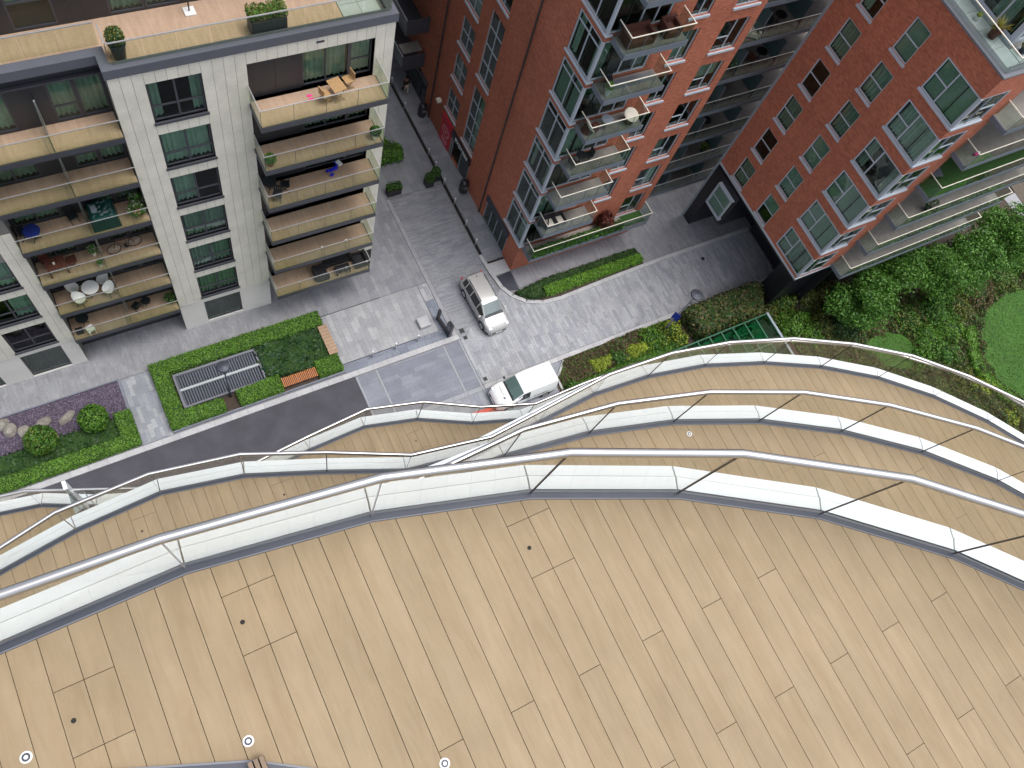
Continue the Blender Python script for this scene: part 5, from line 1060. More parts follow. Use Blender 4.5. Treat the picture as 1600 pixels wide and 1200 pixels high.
    for x in wx:
        for s in (-1, 1):
            c = MB(); c.tube([(x, s * (W2 - 0.16), wr), (x, s * (W2 + 0.022), wr)], wr, 20); w = obj('wheel', c, 'tyre', root)
            r = MB(); r.tube([(x, s * (W2 + 0.0), wr), (x, s * (W2 + 0.028), wr)], wr * 0.66, 18); obj('rim', r, 'alu', w)
            h = MB(); h.tube([(x, s * (W2 + 0.02), wr), (x, s * (W2 + 0.036), wr)], wr * 0.16, 10); obj('hub', h, 'channel_grey', w)
            a = MB()
            for i in range(10):
                t0, t1 = math.pi * i / 10, math.pi * (i + 1) / 10; yy = s * (W2 + 0.012); r0, r1 = wr * 1.02, wr * 1.2
                a.poly([(x + r0 * math.cos(t0), yy, wr + r0 * math.sin(t0)), (x + r0 * math.cos(t1), yy, wr + r0 * math.sin(t1)), (x + r1 * math.cos(t1), yy, wr + r1 * math.sin(t1)), (x + r1 * math.cos(t0), yy, wr + r1 * math.sin(t0))])
            obj('wheel_arch', a, 'trim_black', root)
    fx = st[-1][0]
    for s in (-1, 1):
        q = MB(); q.box(fx - 0.36, fx - 0.12, s * 0.50, s * 0.74, 0.70, 0.86); bevel(obj('headlight', q, 'lens_clear', root), 0.04, 2)
        q = MB(); q.box(st[0][0] + 0.01, st[0][0] + 0.14, s * 0.62, s * 0.775, 0.80, 1.08); bevel(obj('tail_light', q, 'lens_red', root), 0.03, 2)
        mx = 0.86; q = MB(); q.box(mx, mx + 0.12, s * 0.86, s * 1.04, 1.0, 1.14); bevel(obj('mirror', q, paint if kind == 'car' else 'trim_black', root), 0.03, 2)
    q = MB(); q.box(fx - 0.10, fx + 0.02, -0.52, 0.52, 0.28, 0.50); bevel(obj('grille', q, 'trim_black', root), 0.03)
    q = MB(); q.box(st[0][0] - 0.05, st[0][0] + 0.06, -0.76, 0.76, 0.34, 0.60); bevel(obj('rear_bumper', q, paint if kind == 'car' else 'channel_grey', root), 0.03)
    q = MB(); q.box(fx + 0.021, fx + 0.03, -0.26, 0.26, 0.34, 0.45); obj('number_plate', q, 'sign_white', root)
    q = MB(); q.box(st[0][0] + 0.15, fx - 0.2, -W2 + 0.12, W2 - 0.12, 0.12, 0.30); obj('underbody_shade', q, 'trim_black', root)  # dark box added below the body to deepen the contact shadow
    for s in (-1, 1):                      # door shut lines and handles
        for x in ((0.95, 0.27, -0.66, -1.32) if kind == 'car' else (0.95, -0.08, -1.05)):
            h = ring(at(x)); q = MB(); q.bar((x, s * (h[1][0] + 0.003), h[1][1]), (x, s * (h[3][0] + 0.003), h[3][1]), 0.012, 0.008); obj('door_gap', q, 'trim_black', root)
        for x in ((0.36, -0.56) if kind == 'car' else (0.05,)): q = MB(); yy = s * (W2 * 0.99 + 0.012); q.box(x - 0.09, x + 0.09, yy - 0.014, yy + 0.014, 0.83, 0.865); obj('door_handle', q, 'trim_black' if kind == 'van' else 'alu', root)
        h = ring(at(1.0)); q = MB(); q.bar((1.16, s * 0.02 + 0.05, ring(at(1.16))[7][1] + 0.03), (1.02, s * 0.45 + 0.05, ring(at(1.02))[6][1] + 0.03), 0.015, 0.012); obj('wiper', q, 'trim_black', root)
    hb = (1.27, fx - 0.28); q = MB()
    for s in (-1, 1): q.bar((hb[0], s * 0.66, ring(at(hb[0]))[5][1] + 0.016), (hb[1], s * 0.56, ring(at(hb[1]))[5][1] + 0.016), 0.010, 0.008)
    q.bar((hb[1], -0.56, ring(at(hb[1]))[5][1] + 0.016), (hb[1], 0.56, ring(at(hb[1]))[5][1] + 0.016), 0.010, 0.008); obj('bonnet_gap', q, 'channel_grey', root)
    if kind == 'car':
        q = MB(); q.box(fx - 0.30, fx - 0.275, -0.5, 0.5, 0.79, 0.82); obj('chrome_bar', q, 'steel', root); q = MB(); q.box(-1.55, -1.50, -0.02, 0.02, 1.62, 1.72); obj('aerial', q, 'trim_black', root)
    if kind == 'van':
        e = MB(); e.lathe([(0.09, 0), (0.09, 0.004), (0.06, 0.004)], 14); zb = 1.065
        e.v = [(1.5 + v[0] * 0.8, 0.30 + v[1], zb - 0.018 + v[2] - v[0] * 0.22) for v in e.v]; lg = obj('emblem', e, 'coping_grey', root)
        e = MB()
        for i in range(9):
            x = 1.46 - 0.006 * (i % 3); y = 0.14 - i * 0.075; e.box(x, x + rng.uniform(0.03, 0.07), y - 0.05, y, 1.078, 1.082)
        obj('lettering', e, 'coping_grey', root)
        for s in (-1, 1):
            e = MB()
            for i in range(11): x = -0.55 - i * 0.08; e.box(x - 0.06, x, s * 0.868, s * 0.871, 0.92, 0.92 + rng.uniform(0.05, 0.10))
            e.lathe([(0.07, 0.0), (0.07, 0.004)], 12, 0, 0); k = len(e.v) - 24; e.v[k:] = [(-0.42 + v[0], s * (0.869 + v[2] * 0.4), 0.97 + v[1]) for v in e.v[k:]]; obj('lettering', e, 'channel_grey', root)
            e = MB(); e.box(-1.0, 0.6, s * 0.866, s * 0.8675, 0.985, 1.0); obj('door_seam', e, 'coping_grey', root)
        q = MB(); q.box(-2.061, -2.052, -0.6, 0.6, 1.08, 1.5); obj('rear_window', q, 'trim_black', root)
car = thing('parked_car', 'silver people carrier with roof rails stopped on the paved junction', 'car', (19.18, 19.72, 0.005), R(-88)); vehicle('car', car)
van = thing('parked_van', 'white delivery van with small grey lettering parked by the planting bed', 'van', (18.78, 13.37, 0.005), R(180)); vehicle('van', van)
# ================================================================ street furniture
def lamp(p, h, lbl, sign=None, tilt=(0, 0), colr='channel_grey', r=0.36):
    t = thing('street_lamp', lbl, 'lamp', (p[0], p[1], 0)); 
    q = MB(); q.tube([(0, 0, 0), (tilt[0] * 0.2, tilt[1] * 0.2, h * 0.2), (tilt[0] * 0.21, tilt[1] * 0.21, h * 0.21), (tilt[0], tilt[1], h - 0.12)], [0.075, 0.075, 0.05, 0.04], 10); obj('post', q, colr, t, smooth=True)
    q = MB(); q.lathe([(0.05, h - 0.3), (0.07, h - 0.16), (r, h - 0.10), (r, h - 0.05), (r * 0.9, h), (0.05, h + 0.05)], 28, tilt[0], tilt[1]); obj('lamp_head', q, 'channel_grey', t)
    q = MB(); q.lathe([(0.12, -0.01), (0.12, 0.02), (0.08, 0.02)], 14); obj('base_plate', q, colr, t)
    if sign:
        q = MB(); q.box(-0.24, 0.24, -0.11, -0.08, -0.4, 0.4); obj('sign_plate', q, 'sign_blue', t, (0.1, 0, 2.1), R(-66)); q = MB(); q.box(-0.25, 0.25, -0.045, 0.045, 1.8, 1.84); obj('bracket', q, colr, t)
    return t
lamp((2.27, 19.6), 4.5, 'grey street lamp with round disc head standing in the hedged planter')
lamp((30.4, 13.72), 5.1, 'pale street lamp with round disc head and blue sign beside the drive', sign=True, tilt=(0.25, -0.05), colr='coping_grey', r=0.42)
def bollard(p, h, lbl, grp):
    t = thing('bollard', lbl, 'bollard', (p[0], p[1], 0), group=grp); q = MB(); q.tube([(0, 0, 0), (0, 0, h - 0.06)], 0.05, 10); obj('shaft', q, 'alu', t, smooth=True)
    q = MB(); q.lathe([(0.053, h - 0.06), (0.053, h - 0.01), (0.03, h)], 12); obj('cap', q, 'white_plastic', t)
for p, l in zip(((11.0, 19.0), (12.55, 19.0), (14.1, 19.02)), ('nearest the square hedge', 'in the middle of the plaza edge', 'nearest the black information sign')): bollard(p, 0.85, 'short steel bollard ' + l, 'bollards along the plaza edge')
for y, l in ((24.26, 'nearest the silver car'), (25.85, 'second from the silver car'), (27.7, 'third from the silver car'), (29.44, 'beside the two square pots'), (30.91, 'just beyond the two square pots'), (32.07, 'level with the red poster'), (36.3, 'nearer the pedestrian'), (38.6, 'farthest, beyond the pedestrian')): bollard((20.77, y), 0.75, 'thin steel bollard on the shop pavement drain, ' + l, 'bollards along the shop pavement')
t = thing('stone_block', 'pale square stone seat block on the plaza near the black sign', 'seat', (14.95, 20.0, 0)); q = MB(); q.box(-0.36, 0.36, -0.36, 0.36, 0.02, 0.36); bevel(obj('top', q, 'kerb_stone', t), 0.03, 3); q = MB(); q.box(-0.33, 0.33, -0.33, 0.33, 0, 0.02); obj('plinth', q, 'channel_grey', t)
t = thing('information_sign', 'black angular information sign standing on the corner of the plaza', 'sign', (16.1, 18.95, 0), R(8))
q = MB(); q.box(-0.10, 0.10, -0.45, 0.0, 0, 1.55); obj('panel', q, 'black_clad', t); q = MB(); q.box(-0.08, 0.08, 0.0, 1.0, 0.15, 0.40); obj('seat_arm', q, 'black_clad', t); q = MB(); q.box(-0.07, 0.07, 0.92, 1.12, 0.0, 1.3); obj('rear_panel', q, 'black_clad', t)
q = MB(); q.box(-0.105, -0.101, -0.38, -0.07, 0.8, 1.4); obj('notice', q, 'coping_grey', t)
def bin_(p, lbl):
    t = thing('litter_bin', lbl, 'bin', (p[0], p[1], 0.09), group='black litter bins on the shop pavement'); q = MB(); q.lathe([(0.24, 0), (0.30, 0.08), (0.32, 0.5), (0.31, 0.85)], 20); obj('body', q, 'trim_black', t, smooth=True)
    q = MB(); q.lathe([(0.315, 0.86), (0.31, 1.0), (0.22, 1.12), (0.05, 1.17)], 20); obj('lid', q, 'black_clad', t, smooth=True); q = MB(); q.box(-0.12, 0.12, -0.325, -0.30, 0.62, 0.82); obj('slot', q, 'coping_grey', t)
bin_((21.75, 35.4), 'black round litter bin by the far drainpipe'); bin_((21.8, 28.5), 'black round litter bin below the express shop sign')
def boxplant(p, sx, sy, h, lbl, ball=False, pot='trim_black', z=0.0, cols=None, gh=0.35, cat='planter', grp=None, name='planter'):
    t = thing(name, lbl, cat, (p[0], p[1], z), group=grp); q = MB(); q.box(-sx / 2, sx / 2, -sy / 2, sy / 2, 0, h); bevel(obj('pot', q, pot, t), 0.015)
    q = MB(); q.box(-sx / 2 + 0.03, sx / 2 - 0.03, -sy / 2 + 0.03, sy / 2 - 0.03, h, h + 0.008); obj('compost', q, 'soil', t)
    if ball: P, N_ = dome_pts(650, sx * 0.62, sy * 0.62, gh, h + gh * 0.75, 0.75, 0.05, True)
    else:
        P = []; N_ = []
        for i in range(int(700 * max(1, sx * 1.3))): P.append((rng.uniform(-sx / 2, sx / 2) * 1.05, rng.uniform(-sy / 2, sy / 2) * 1.1, h + gh * rng.uniform(0.3, 1.0) * (0.85 + 0.15 * math.sin(i)))); N_.append((0, 0, 1))
    link('foliage', leafmesh('foliage', P, N_, 0.055, cols or (G_DARK + G_MID), 0.8), t); return t
gp = 'dark planters at the street mouth'
boxplant((17.15, 29.9), 1.0, 0.5, 0.5, 'long black planter with leafy shrubs on the left of the street', grp=gp, gh=0.5); boxplant((19.75, 29.8), 0.55, 0.55, 0.5, 'left of two square black pots with a clipped ball', True, grp=gp, gh=0.4); boxplant((20.4, 30.1), 0.55, 0.55, 0.5, 'right of two square black pots with a clipped ball, by the drain', True, grp=gp, gh=0.4)
hedge('street_hedge', [(15.0, 32.3), (18.85, 32.3), (19.0, 33.2), (18.2, 33.5), (17.9, 35.6), (15, 35.6)], 0, 0.6, G_BRIGHT + G_MID, 'leafy green planting bed at the far corner of the pale stone block', size=0.11, rough=0.14, dens=260)
# pedestrian: one skinned body, clothed by separate shells
per = thing('person', 'person in a black top and pale trousers walking on the shop pavement', 'person', (21.35, 37.5, 0.09), R(190))
for nm, V, E, rad, mt in (
    ('body', [(0, 0, 0.98), (0, 0, 1.2), (0, 0.0, 1.42), (0, 0.01, 1.52), (0, 0.03, 1.62), (0, 0.02, 1.72), (-0.19, 0, 1.42), (-0.24, -0.03, 1.14), (-0.22, 0.1, 0.9), (0.19, 0, 1.42), (0.24, 0.03, 1.14), (0.22, 0.16, 0.93), (-0.10, 0, 0.92), (-0.11, 0.12, 0.5), (-0.11, 0.08, 0.09), (-0.11, 0.2, 0.03), (0.10, 0, 0.92), (0.11, -0.04, 0.5), (0.11, -0.2, 0.12), (0.11, -0.1, 0.03)],
     [(0, 1), (1, 2), (2, 3), (3, 4), (4, 5), (2, 6), (6, 7), (7, 8), (2, 9), (9, 10), (10, 11), (0, 12), (12, 13), (13, 14), (14, 15), (0, 16), (16, 17), (17, 18), (18, 19)],
     [0.13, 0.13, 0.13, 0.055, 0.095, 0.085, 0.07, 0.05, 0.035, 0.07, 0.05, 0.035, 0.09, 0.065, 0.045, 0.04, 0.09, 0.065, 0.045, 0.04], 'skin'),
    ('top', [(0, 0, 1.0), (0, 0, 1.2), (0, 0, 1.42), (-0.19, 0, 1.42), (-0.24, -0.03, 1.14), (-0.225, 0.07, 0.96), (0.19, 0, 1.42), (0.24, 0.03, 1.14), (0.225, 0.12, 0.99)], [(0, 1), (1, 2), (2, 3), (3, 4), (4, 5), (2, 6), (6, 7), (7, 8)], [0.16, 0.155, 0.15, 0.09, 0.065, 0.05, 0.09, 0.065, 0.05], 'cloth_black'),
    ('trousers', [(0, 0, 0.98), (-0.10, 0, 0.9), (-0.11, 0.12, 0.5), (-0.11, 0.08, 0.12), (0.10, 0, 0.9), (0.11, -0.04, 0.5), (0.11, -0.19, 0.14)], [(0, 1), (1, 2), (2, 3), (0, 4), (4, 5), (5, 6)], [0.15, 0.105, 0.085, 0.065, 0.105, 0.085, 0.065], 'cloth_beige')):
    me = bpy.data.meshes.new(nm); me.from_pydata(V, E, []); o = bpy.data.objects.new(nm, me); col.objects.link(o)
    mo = o.modifiers.new('skin', 'SKIN')
    sv = me.skin_vertices[0].data if len(me.skin_vertices) else None
    if sv:
        for i, r in enumerate(rad): sv[i].radius = (r, r * 0.85)
        sv[0].use_root = True
    o.modifiers.new('s', 'SUBSURF').levels = 2; bpy.context.view_layer.update()
    nm2 = bpy.data.meshes.new_from_object(o.evaluated_get(bpy.context.evaluated_depsgraph_get())); bpy.data.objects.remove(o); nm2.materials.clear(); nm2.materials.append(MATS[mt]); nm2.polygons.foreach_set('use_smooth', [True] * len(nm2.polygons)); link(nm, nm2, per)
hd = MB(); hd.lathe([(0.02, 1.60), (0.085, 1.62), (0.11, 1.68), (0.108, 1.75), (0.07, 1.81), (0.01, 1.825)], 14, 0, 0.0); obj('hair', hd, 'hair', per, smooth=True)
hd = MB(); hd.box(0.24, 0.36, 0.02, 0.14, 0.62, 0.92); hd.tube([(0.30, 0.06, 0.92), (0.29, 0.1, 1.0), (0.30, 0.12, 0.92)], 0.008, 6); bag = thing('hand_bag', 'small bag carried by the pedestrian', 'bag', (21.35, 37.5, 0.09), R(190)); obj('bag_body', hd, 'cloth_black', bag)
# ================================================================ balcony and terrace furniture
def chair(name, lbl, p, rz, mt, grp=None, kind='plain', s=1.0):
    t = thing(name, lbl, 'chair', p, rz, grp); t.scale = (s, s, s)
    if kind == 'shell':
        q = MB(); n = 12; q.lathe([(0.05, 0.42), (0.20, 0.43), (0.25, 0.50), (0.28, 0.60)], 18); q.v = [(v[0], v[1], v[2] + (0.30 * max(0, -v[1] / 0.28) ** 1.2 * (v[2] - 0.42) / 0.18 if v[2] > 0.42 else 0)) for v in q.v]; q.f = q.f[:-1]; q.m = q.m[:-1]; obj('shell', q, mt, t, smooth=True)
        for a in range(4): q = MB(); an = a * 1.571 + 0.78; q.tube([(0.06 * math.cos(an), 0.06 * math.sin(an), 0.43), (0.26 * math.cos(an), 0.26 * math.sin(an), 0)], 0.013, 6); obj('leg', q, 'iron', t)
    elif kind == 'tub':
        q = MB(); q.box(-0.36, 0.36, -0.36, 0.36, 0.08, 0.36); obj('seat', q, mt, t); q = MB(); q.box(-0.38, 0.38, -0.44, -0.30, 0.08, 0.72); obj('backrest', q, mt, t)
        for s_ in (-1, 1): q = MB(); q.box(s_ * 0.38 - 0.06, s_ * 0.38 + 0.06, -0.30, 0.38, 0.06, 0.58); obj('arm', q, mt, t)
        for a in (-1, 1):
            for b in (-1, 1): q = MB(); q.box(a * 0.34 - 0.03, a * 0.34 + 0.03, b * 0.34 - 0.03, b * 0.34 + 0.03, 0, 0.08); obj('leg', q, 'trim_black', t)
    else:
        q = MB(); q.box(-0.21, 0.21, -0.21, 0.21, 0.42, 0.46); obj('seat', q, mt, t); q = MB()
        for i in range(4): q.box(-0.19 + i * 0.105, -0.115 + i * 0.105, -0.23, -0.20, 0.46, 0.86)
        q.box(-0.21, 0.21, -0.235, -0.195, 0.80, 0.87); obj('backrest', q, mt, t)
        for a in (-1, 1):
            q = MB(); q.bar((a * 0.2, -0.22, 0), (a * 0.2, 0.18, 0.44), 0.03, 0.03); obj('leg', q, mt, t); q = MB(); q.bar((a * 0.17, 0.22, 0), (a * 0.17, -0.18, 0.46), 0.03, 0.03); obj('leg', q, mt, t)
    return t
def rtable(name, lbl, p, r, h, top, leg='iron'):
    t = thing(name, lbl, 'table', p); q = MB(); q.lathe([(r * 0.9, h - 0.03), (r, h - 0.02), (r, h), (r * 0.96, h + 0.004)], 26); obj('tabletop', q, top, t)
    q = MB(); q.tube([(0, 0, 0.05), (0, 0, h - 0.03)], 0.03, 8); obj('pedestal', q, leg, t)
    for i in range(3): q = MB(); a = i * 2.094; q.tube([(0, 0, 0.12), (r * 0.7 * math.cos(a), r * 0.7 * math.sin(a), 0.015)], 0.016, 6); obj('leg', q, leg, t)
    return t
def qtable(name, lbl, p, rz, sx, sy, h, mt, cross=True):
    t = thing(name, lbl, 'table', p, rz); n = 6
    for i in range(n): q = MB(); w = sx / n; q.box(-sx / 2 + w * i + 0.005, -sx / 2 + w * (i + 1) - 0.005, -sy / 2, sy / 2, h - 0.03, h); obj('slat', q, mt, t)
    for a in (-1, 1):
        if cross:
            for b in (-1, 1): q = MB(); q.bar((-b * sx * 0.42, a * sy * 0.42, 0), (b * sx * 0.42, a * sy * 0.42, h - 0.03), 0.03, 0.03); obj('leg', q, mt, t)
        else:
            for b in (-1, 1): q = MB(); q.box(b * sx * 0.44 - 0.03, b * sx * 0.44 + 0.03, a * sy * 0.42 - 0.03, a * sy * 0.42 + 0.03, 0, h - 0.03); obj('leg', q, mt, t)
    return t
def potplant(lbl, p, r, h, gr_, cols, pot='terracotta', gh=0.4, n=500, spiky=False, cat='plant', size=0.05):
    t = thing('potted_plant', lbl, cat, p); q = MB(); q.lathe([(r * 0.7, 0), (r, h * 0.9), (r * 1.08, h * 0.9), (r * 1.08, h), (r * 0.9, h)], 18); obj('pot', q, pot, t, smooth=False)
    if spiky:
        mb = MB()
        for i in range(60):
            a = rng.uniform(0, 6.28); e = rng.uniform(0.2, 1.3); L = gh * rng.uniform(0.8, 1.3); d = Vector((math.cos(a) * math.cos(e), math.sin(a) * math.cos(e), math.sin(e))); w_s = Vector((-math.sin(a), math.cos(a), 0)) * 0.018
            b0 = Vector((0, 0, h)); m1 = b0 + d * L * 0.6; tp = b0 + d * L - Vector((0, 0, 0.12 * L)); n0 = len(mb.v); mb.poly([b0 - w_s, b0 + w_s, m1 + w_s, m1 - w_s]); mb.poly([m1 - w_s, m1 + w_s, tp]); c = rng.choice(cols); mb.c += [tuple(c) + (1,)] * (len(mb.v) - n0)
        obj('leaves', mb, 'leaf', t)
    else:
        P, N_ = dome_pts(n, gr_, gr_, gh, h + gh * 0.7, 0.6, 0.08, True); link('leaves', leafmesh('leaves', P, N_, size, cols, 0.8), t)
    return t
B0, B1, B2, B5 = 18.3, 15.3, 12.3, 3.3
# right-hand bay of the pale block
qtable('folding_table', 'folding wooden table on the top right balcony of the pale block', (10.25, 23.95, B0), R(10), 0.6, 0.75, 0.74, 'tan_wood')
chair('folding_chair', 'folding wooden chair left of the table on the top right balcony', (9.70, 23.85, B0), R(-75), 'tan_wood'); chair('folding_chair', 'folding wooden chair right of the table on the top right balcony', (10.95, 24.35, B0), R(100), 'tan_wood')
ff = thing('flip_flops', 'pair of pink flip flops on the top right balcony floor', 'shoes', (9.15, 24.2, B0))
for i in range(2):
    q = MB(); q.lathe([(0.06, 0), (0.06, 0.025)], 12); q.v = [(v[0] * 2.2, v[1] + i * 0.2 - 0.1, v[2]) for v in q.v]; obj('sandal', q, 'pink', ff)
potplant('green ball plant in a terracotta pot at the left end of the second balcony down', (6.95, 23.5, B1), 0.15, 0.25, 0.27, G_MID + G_BRIGHT, gh=0.3, n=700)
potplant('dark clipped ball in a pale pot at the right end of the second balcony down', (12.1, 23.55, B1), 0.17, 0.3, 0.27, G_DARK + G_MID, 'cushion', gh=0.27, n=700)
rtable('bistro_table', 'black round bistro table in the corner of the third balcony down', (7.05, 24.3, B2), 0.36, 0.7, 'iron')
chair('bistro_chair', 'black iron bistro chair right of the round table', (7.75, 24.1, B2), R(70), 'iron', 'black bistro chairs'); chair('bistro_chair', 'black iron bistro chair nearest the glass by the round table', (7.2, 23.65, B2), R(150), 'iron', 'black bistro chairs')
tr_ = thing('ride_on_toy', 'blue plastic ride-on toy on the third right balcony down', 'toy', (10.35, 24.35, B2), R(20))
q = MB(); q.box(-0.25, 0.25, -0.08, 0.08, 0.18, 0.30); bevel(obj('body', q, 'blue_plastic', tr_), 0.04); q = MB(); q.tube([(0.22, 0, 0.25), (0.2, 0, 0.52)], 0.025, 8); q.tube([(0.2, -0.18, 0.52), (0.2, 0.18, 0.52)], 0.022, 8); obj('handlebar', q, 'blue_plastic', tr_); q = MB(); q.box(0.27, 0.5, -0.15, 0.15, 0.40, 0.46); obj('tray', q, 'white_plastic', tr_)
for x, y in ((0.22, 0), (-0.2, 0.16), (-0.2, -0.16)): q = MB(); q.tube([(x, y - 0.03, 0.11), (x, y + 0.03, 0.11)], 0.11, 12); obj('wheel', q, 'blue_plastic', tr_)
sf = thing('rattan_sofa', 'black rattan sofa against the wall of the lowest right balcony', 'sofa', (10.75, 24.35, B5)); q = MB(); q.box(-0.75, 0.75, -0.3, 0.3, 0.1, 0.38); obj('seat', q, 'rattan_black', sf); q = MB(); q.box(-0.8, 0.8, 0.26, 0.38, 0.1, 0.75); obj('backrest', q, 'rattan_black', sf)
for s in (-1, 1): q = MB(); q.box(s * 0.78 - 0.06, s * 0.78 + 0.06, -0.32, 0.26, 0.08, 0.55); obj('arm', q, 'rattan_black', sf)
for a in (-1, 1):
    for b in (-1, 1): q = MB(); q.box(a * 0.74 - 0.03, a * 0.74 + 0.03, b * 0.28 - 0.03, b * 0.28 + 0.03, 0, 0.1); obj('leg', q, 'trim_black', sf)
chair('rattan_chair', 'black rattan armchair at the right end of the lowest right balcony', (11.95, 23.85, B5), R(90), 'rattan_black', 'black rattan armchairs', 'tub'); chair('rattan_chair', 'black rattan armchair left of the low table on the lowest right balcony', (9.5, 23.75, B5), R(-90), 'rattan_black', 'black rattan armchairs', 'tub')
qtable('low_table', 'low black rattan table between the armchairs on the lowest right balcony', (10.8, 23.6, B5), 0, 0.9, 0.5, 0.4, 'rattan_black', False)
for p, l in (((8.0, 23.3, B5), 'left end of the lowest right balcony'), ((10.9, 23.3, B5), 'middle of the lowest right balcony'), ((12.2, 23.3, B5), 'right end of the lowest right balcony'), ((9.4, 23.35, 6.3), 'left part of the second-lowest right balcony'), ((10.8, 23.35, 6.3), 'right part of the second-lowest right balcony')):
    t = thing('globe_light', 'small white globe light on a stick, ' + l, 'light', p, group='globe lights on the right bay'); q = MB(); q.tube([(0, 0, 0), (0, 0, 0.8)], 0.008, 6); obj('stick', q, 'iron', t); q = MB(); q.lathe([(0.01, 0.79), (0.05, 0.82), (0.06, 0.86), (0.05, 0.90), (0.01, 0.93)], 12); obj('globe', q, 'white_plastic', t, smooth=True)
# left-hand bay
B3, B4 = 9.3, 6.3
rtable('round_table', 'blue round table at the left end of the balcony with the green cover', (-3.55, 24.9, B2), 0.36, 0.7, 'navy')
chair('garden_chair', 'dark garden chair beside the blue round table', (-4.0, 25.2, B2), R(-60), 'iron'); chair('garden_chair', 'dark folding chair beside the green covered furniture', (-1.8, 25.35, B2), R(200), 'iron')
gcv = thing('covered_furniture', 'furniture under a crumpled dark green cover beside the glass divider', 'cover', (-0.55, 24.95, B2)); q = MB(); n = 14
for i in range(n + 1):
    for j in range(n + 1):
        x, y = -0.62 + 1.24 * i / n, -0.55 + 1.2 * j / n; e = min(i, n - i, j, n - j); q.v.append((x, y, (0.05 if e == 0 else 0.72 if e == 1 else 0.86) + rng.uniform(-0.05, 0.06) * (e > 0)))
for i in range(n):
    for j in range(n): a = i * (n + 1) + j; q.f.append((a, a + n + 1, a + n + 2, a + 1)); q.m.append(0)
obj('cover', q, 'green_cover', gcv); q = MB(); q.box(-0.4, -0.16, -0.1, 0.3, 0.90, 0.93); obj('window_flap', q, 'light_metal', gcv); q = MB(); q.box(-0.55, 0.55, -0.5, 0.6, 0.0, 0.7); obj('frame', q, 'green_cover', gcv)
potplant('leafy pot plant with pale flowers against the right pier, rear', (1.05, 25.3, B2), 0.17, 0.3, 0.33, G_MID + [(0.5, 0.5, 0.42)], gh=0.35, n=420, size=0.06); potplant('leafy pot plant with pale flowers against the right pier, by the glass', (0.9, 24.75, B2), 0.17, 0.3, 0.4, G_MID + [(0.5, 0.5, 0.42)], gh=0.35, n=420, size=0.06)
bk = thing('bicycle', 'dark bicycle leaning against the balcony wall below the green cover', 'bicycle', (-0.15, 25.1, B3 + 0.02), R(8)); bk.rotation_euler = (R(-9), 0, R(8))
for x in (-0.52, 0.52):
    q = MB(); q.tube([(x + 0.33 * math.cos(2 * math.pi * i / 24), 0, 0.34 + 0.33 * math.sin(2 * math.pi * i / 24)) for i in range(25)], 0.022, 6, cap=False); w = obj('wheel', q, 'tyre', bk)
    q = MB()
    for i in range(8): a = i * math.pi / 8; q.tube([(x + 0.31 * math.cos(a), 0, 0.34 + 0.31 * math.sin(a)), (x - 0.31 * math.cos(a), 0, 0.34 - 0.31 * math.sin(a))], 0.003, 4)
    obj('spokes', q, 'alu', w)
q = MB(); pts_ = dict(bb=(0.05, 0, 0.30), seat=(0.16, 0, 0.82), head=(-0.36, 0, 0.86), hub=(0.52, 0, 0.34), fork=(-0.52, 0, 0.34))
for a, b in (('bb', 'seat'), ('bb', 'head'), ('seat', 'head'), ('bb', 'hub'), ('seat', 'hub'), ('head', 'fork')): q.tube([pts_[a], pts_[b]], 0.017, 6)
obj('frame', q, 'brown_wood', bk); q = MB(); q.tube([(-0.40, -0.28, 0.98), (-0.36, 0, 0.95), (-0.40, 0.28, 0.98)], 0.014, 6); q.tube([(-0.36, 0, 0.86), (-0.36, 0, 0.95)], 0.014, 6); obj('handlebar', q, 'iron', bk); q = MB(); q.box(0.05, 0.30, -0.07, 0.07, 0.87, 0.93); bevel(obj('saddle', q, 'trim_black', bk), 0.03); q = MB(); q.tube([(0.05, -0.06, 0.30), (0.05, 0.06, 0.30)], 0.09, 12); q.box(0.0, 0.2, -0.12, -0.06, 0.25, 0.28); obj('crank', q, 'iron', bk)
qtable('wooden_table', 'dark wooden table at the left end of the bicycle balcony', (-3.35, 24.95, B3), R(4), 0.9, 0.65, 0.73, 'brown_wood', False); q = MB(); q.lathe([(0.05, 0), (0.06, 0.1), (0.04, 0.14)], 10); tag(obj('candle_jar', q, 'cushion', loc=(-3.4, 24.9, B3 + 0.735)), 'small pale jar on the dark wooden table', 'jar')
chair('wooden_chair', 'dark wooden chair right of the dark wooden table', (-2.65, 25.1, B3), R(95), 'brown_wood', 'dark wooden chairs'); chair('wooden_chair', 'dark wooden chair behind the dark wooden table', (-3.75, 25.45, B3), R(190), 'brown_wood', 'dark wooden chairs')
potplant('tall plant in a pale pot beside the bicycle divider, rear', (-1.6, 25.3, B3), 0.13, 0.35, 0.22, G_MID + [(0.5, 0.5, 0.45)], 'cushion', gh=0.3, n=260); potplant('white pot by the glass beside the bicycle divider', (-1.5, 24.6, B3), 0.12, 0.3, 0.14, G_MID, 'cushion', gh=0.12, n=120)
rtable('round_table', 'white round table among four white shell chairs', (-2.45, 25.0, B4), 0.42, 0.73, 'white_plastic')
for p, a, l in (((-3.25, 25.3), -70, 'rear left'), ((-3.1, 24.6), -120, 'front left'), ((-1.75, 25.3), 70, 'rear right'), ((-1.65, 24.7), 120, 'front right')): chair('shell_chair', 'white shell chair at the %s of the white round table' % l, (p[0], p[1], B4), R(a), 'white_plastic', 'white shell chairs', 'shell', 1.12)
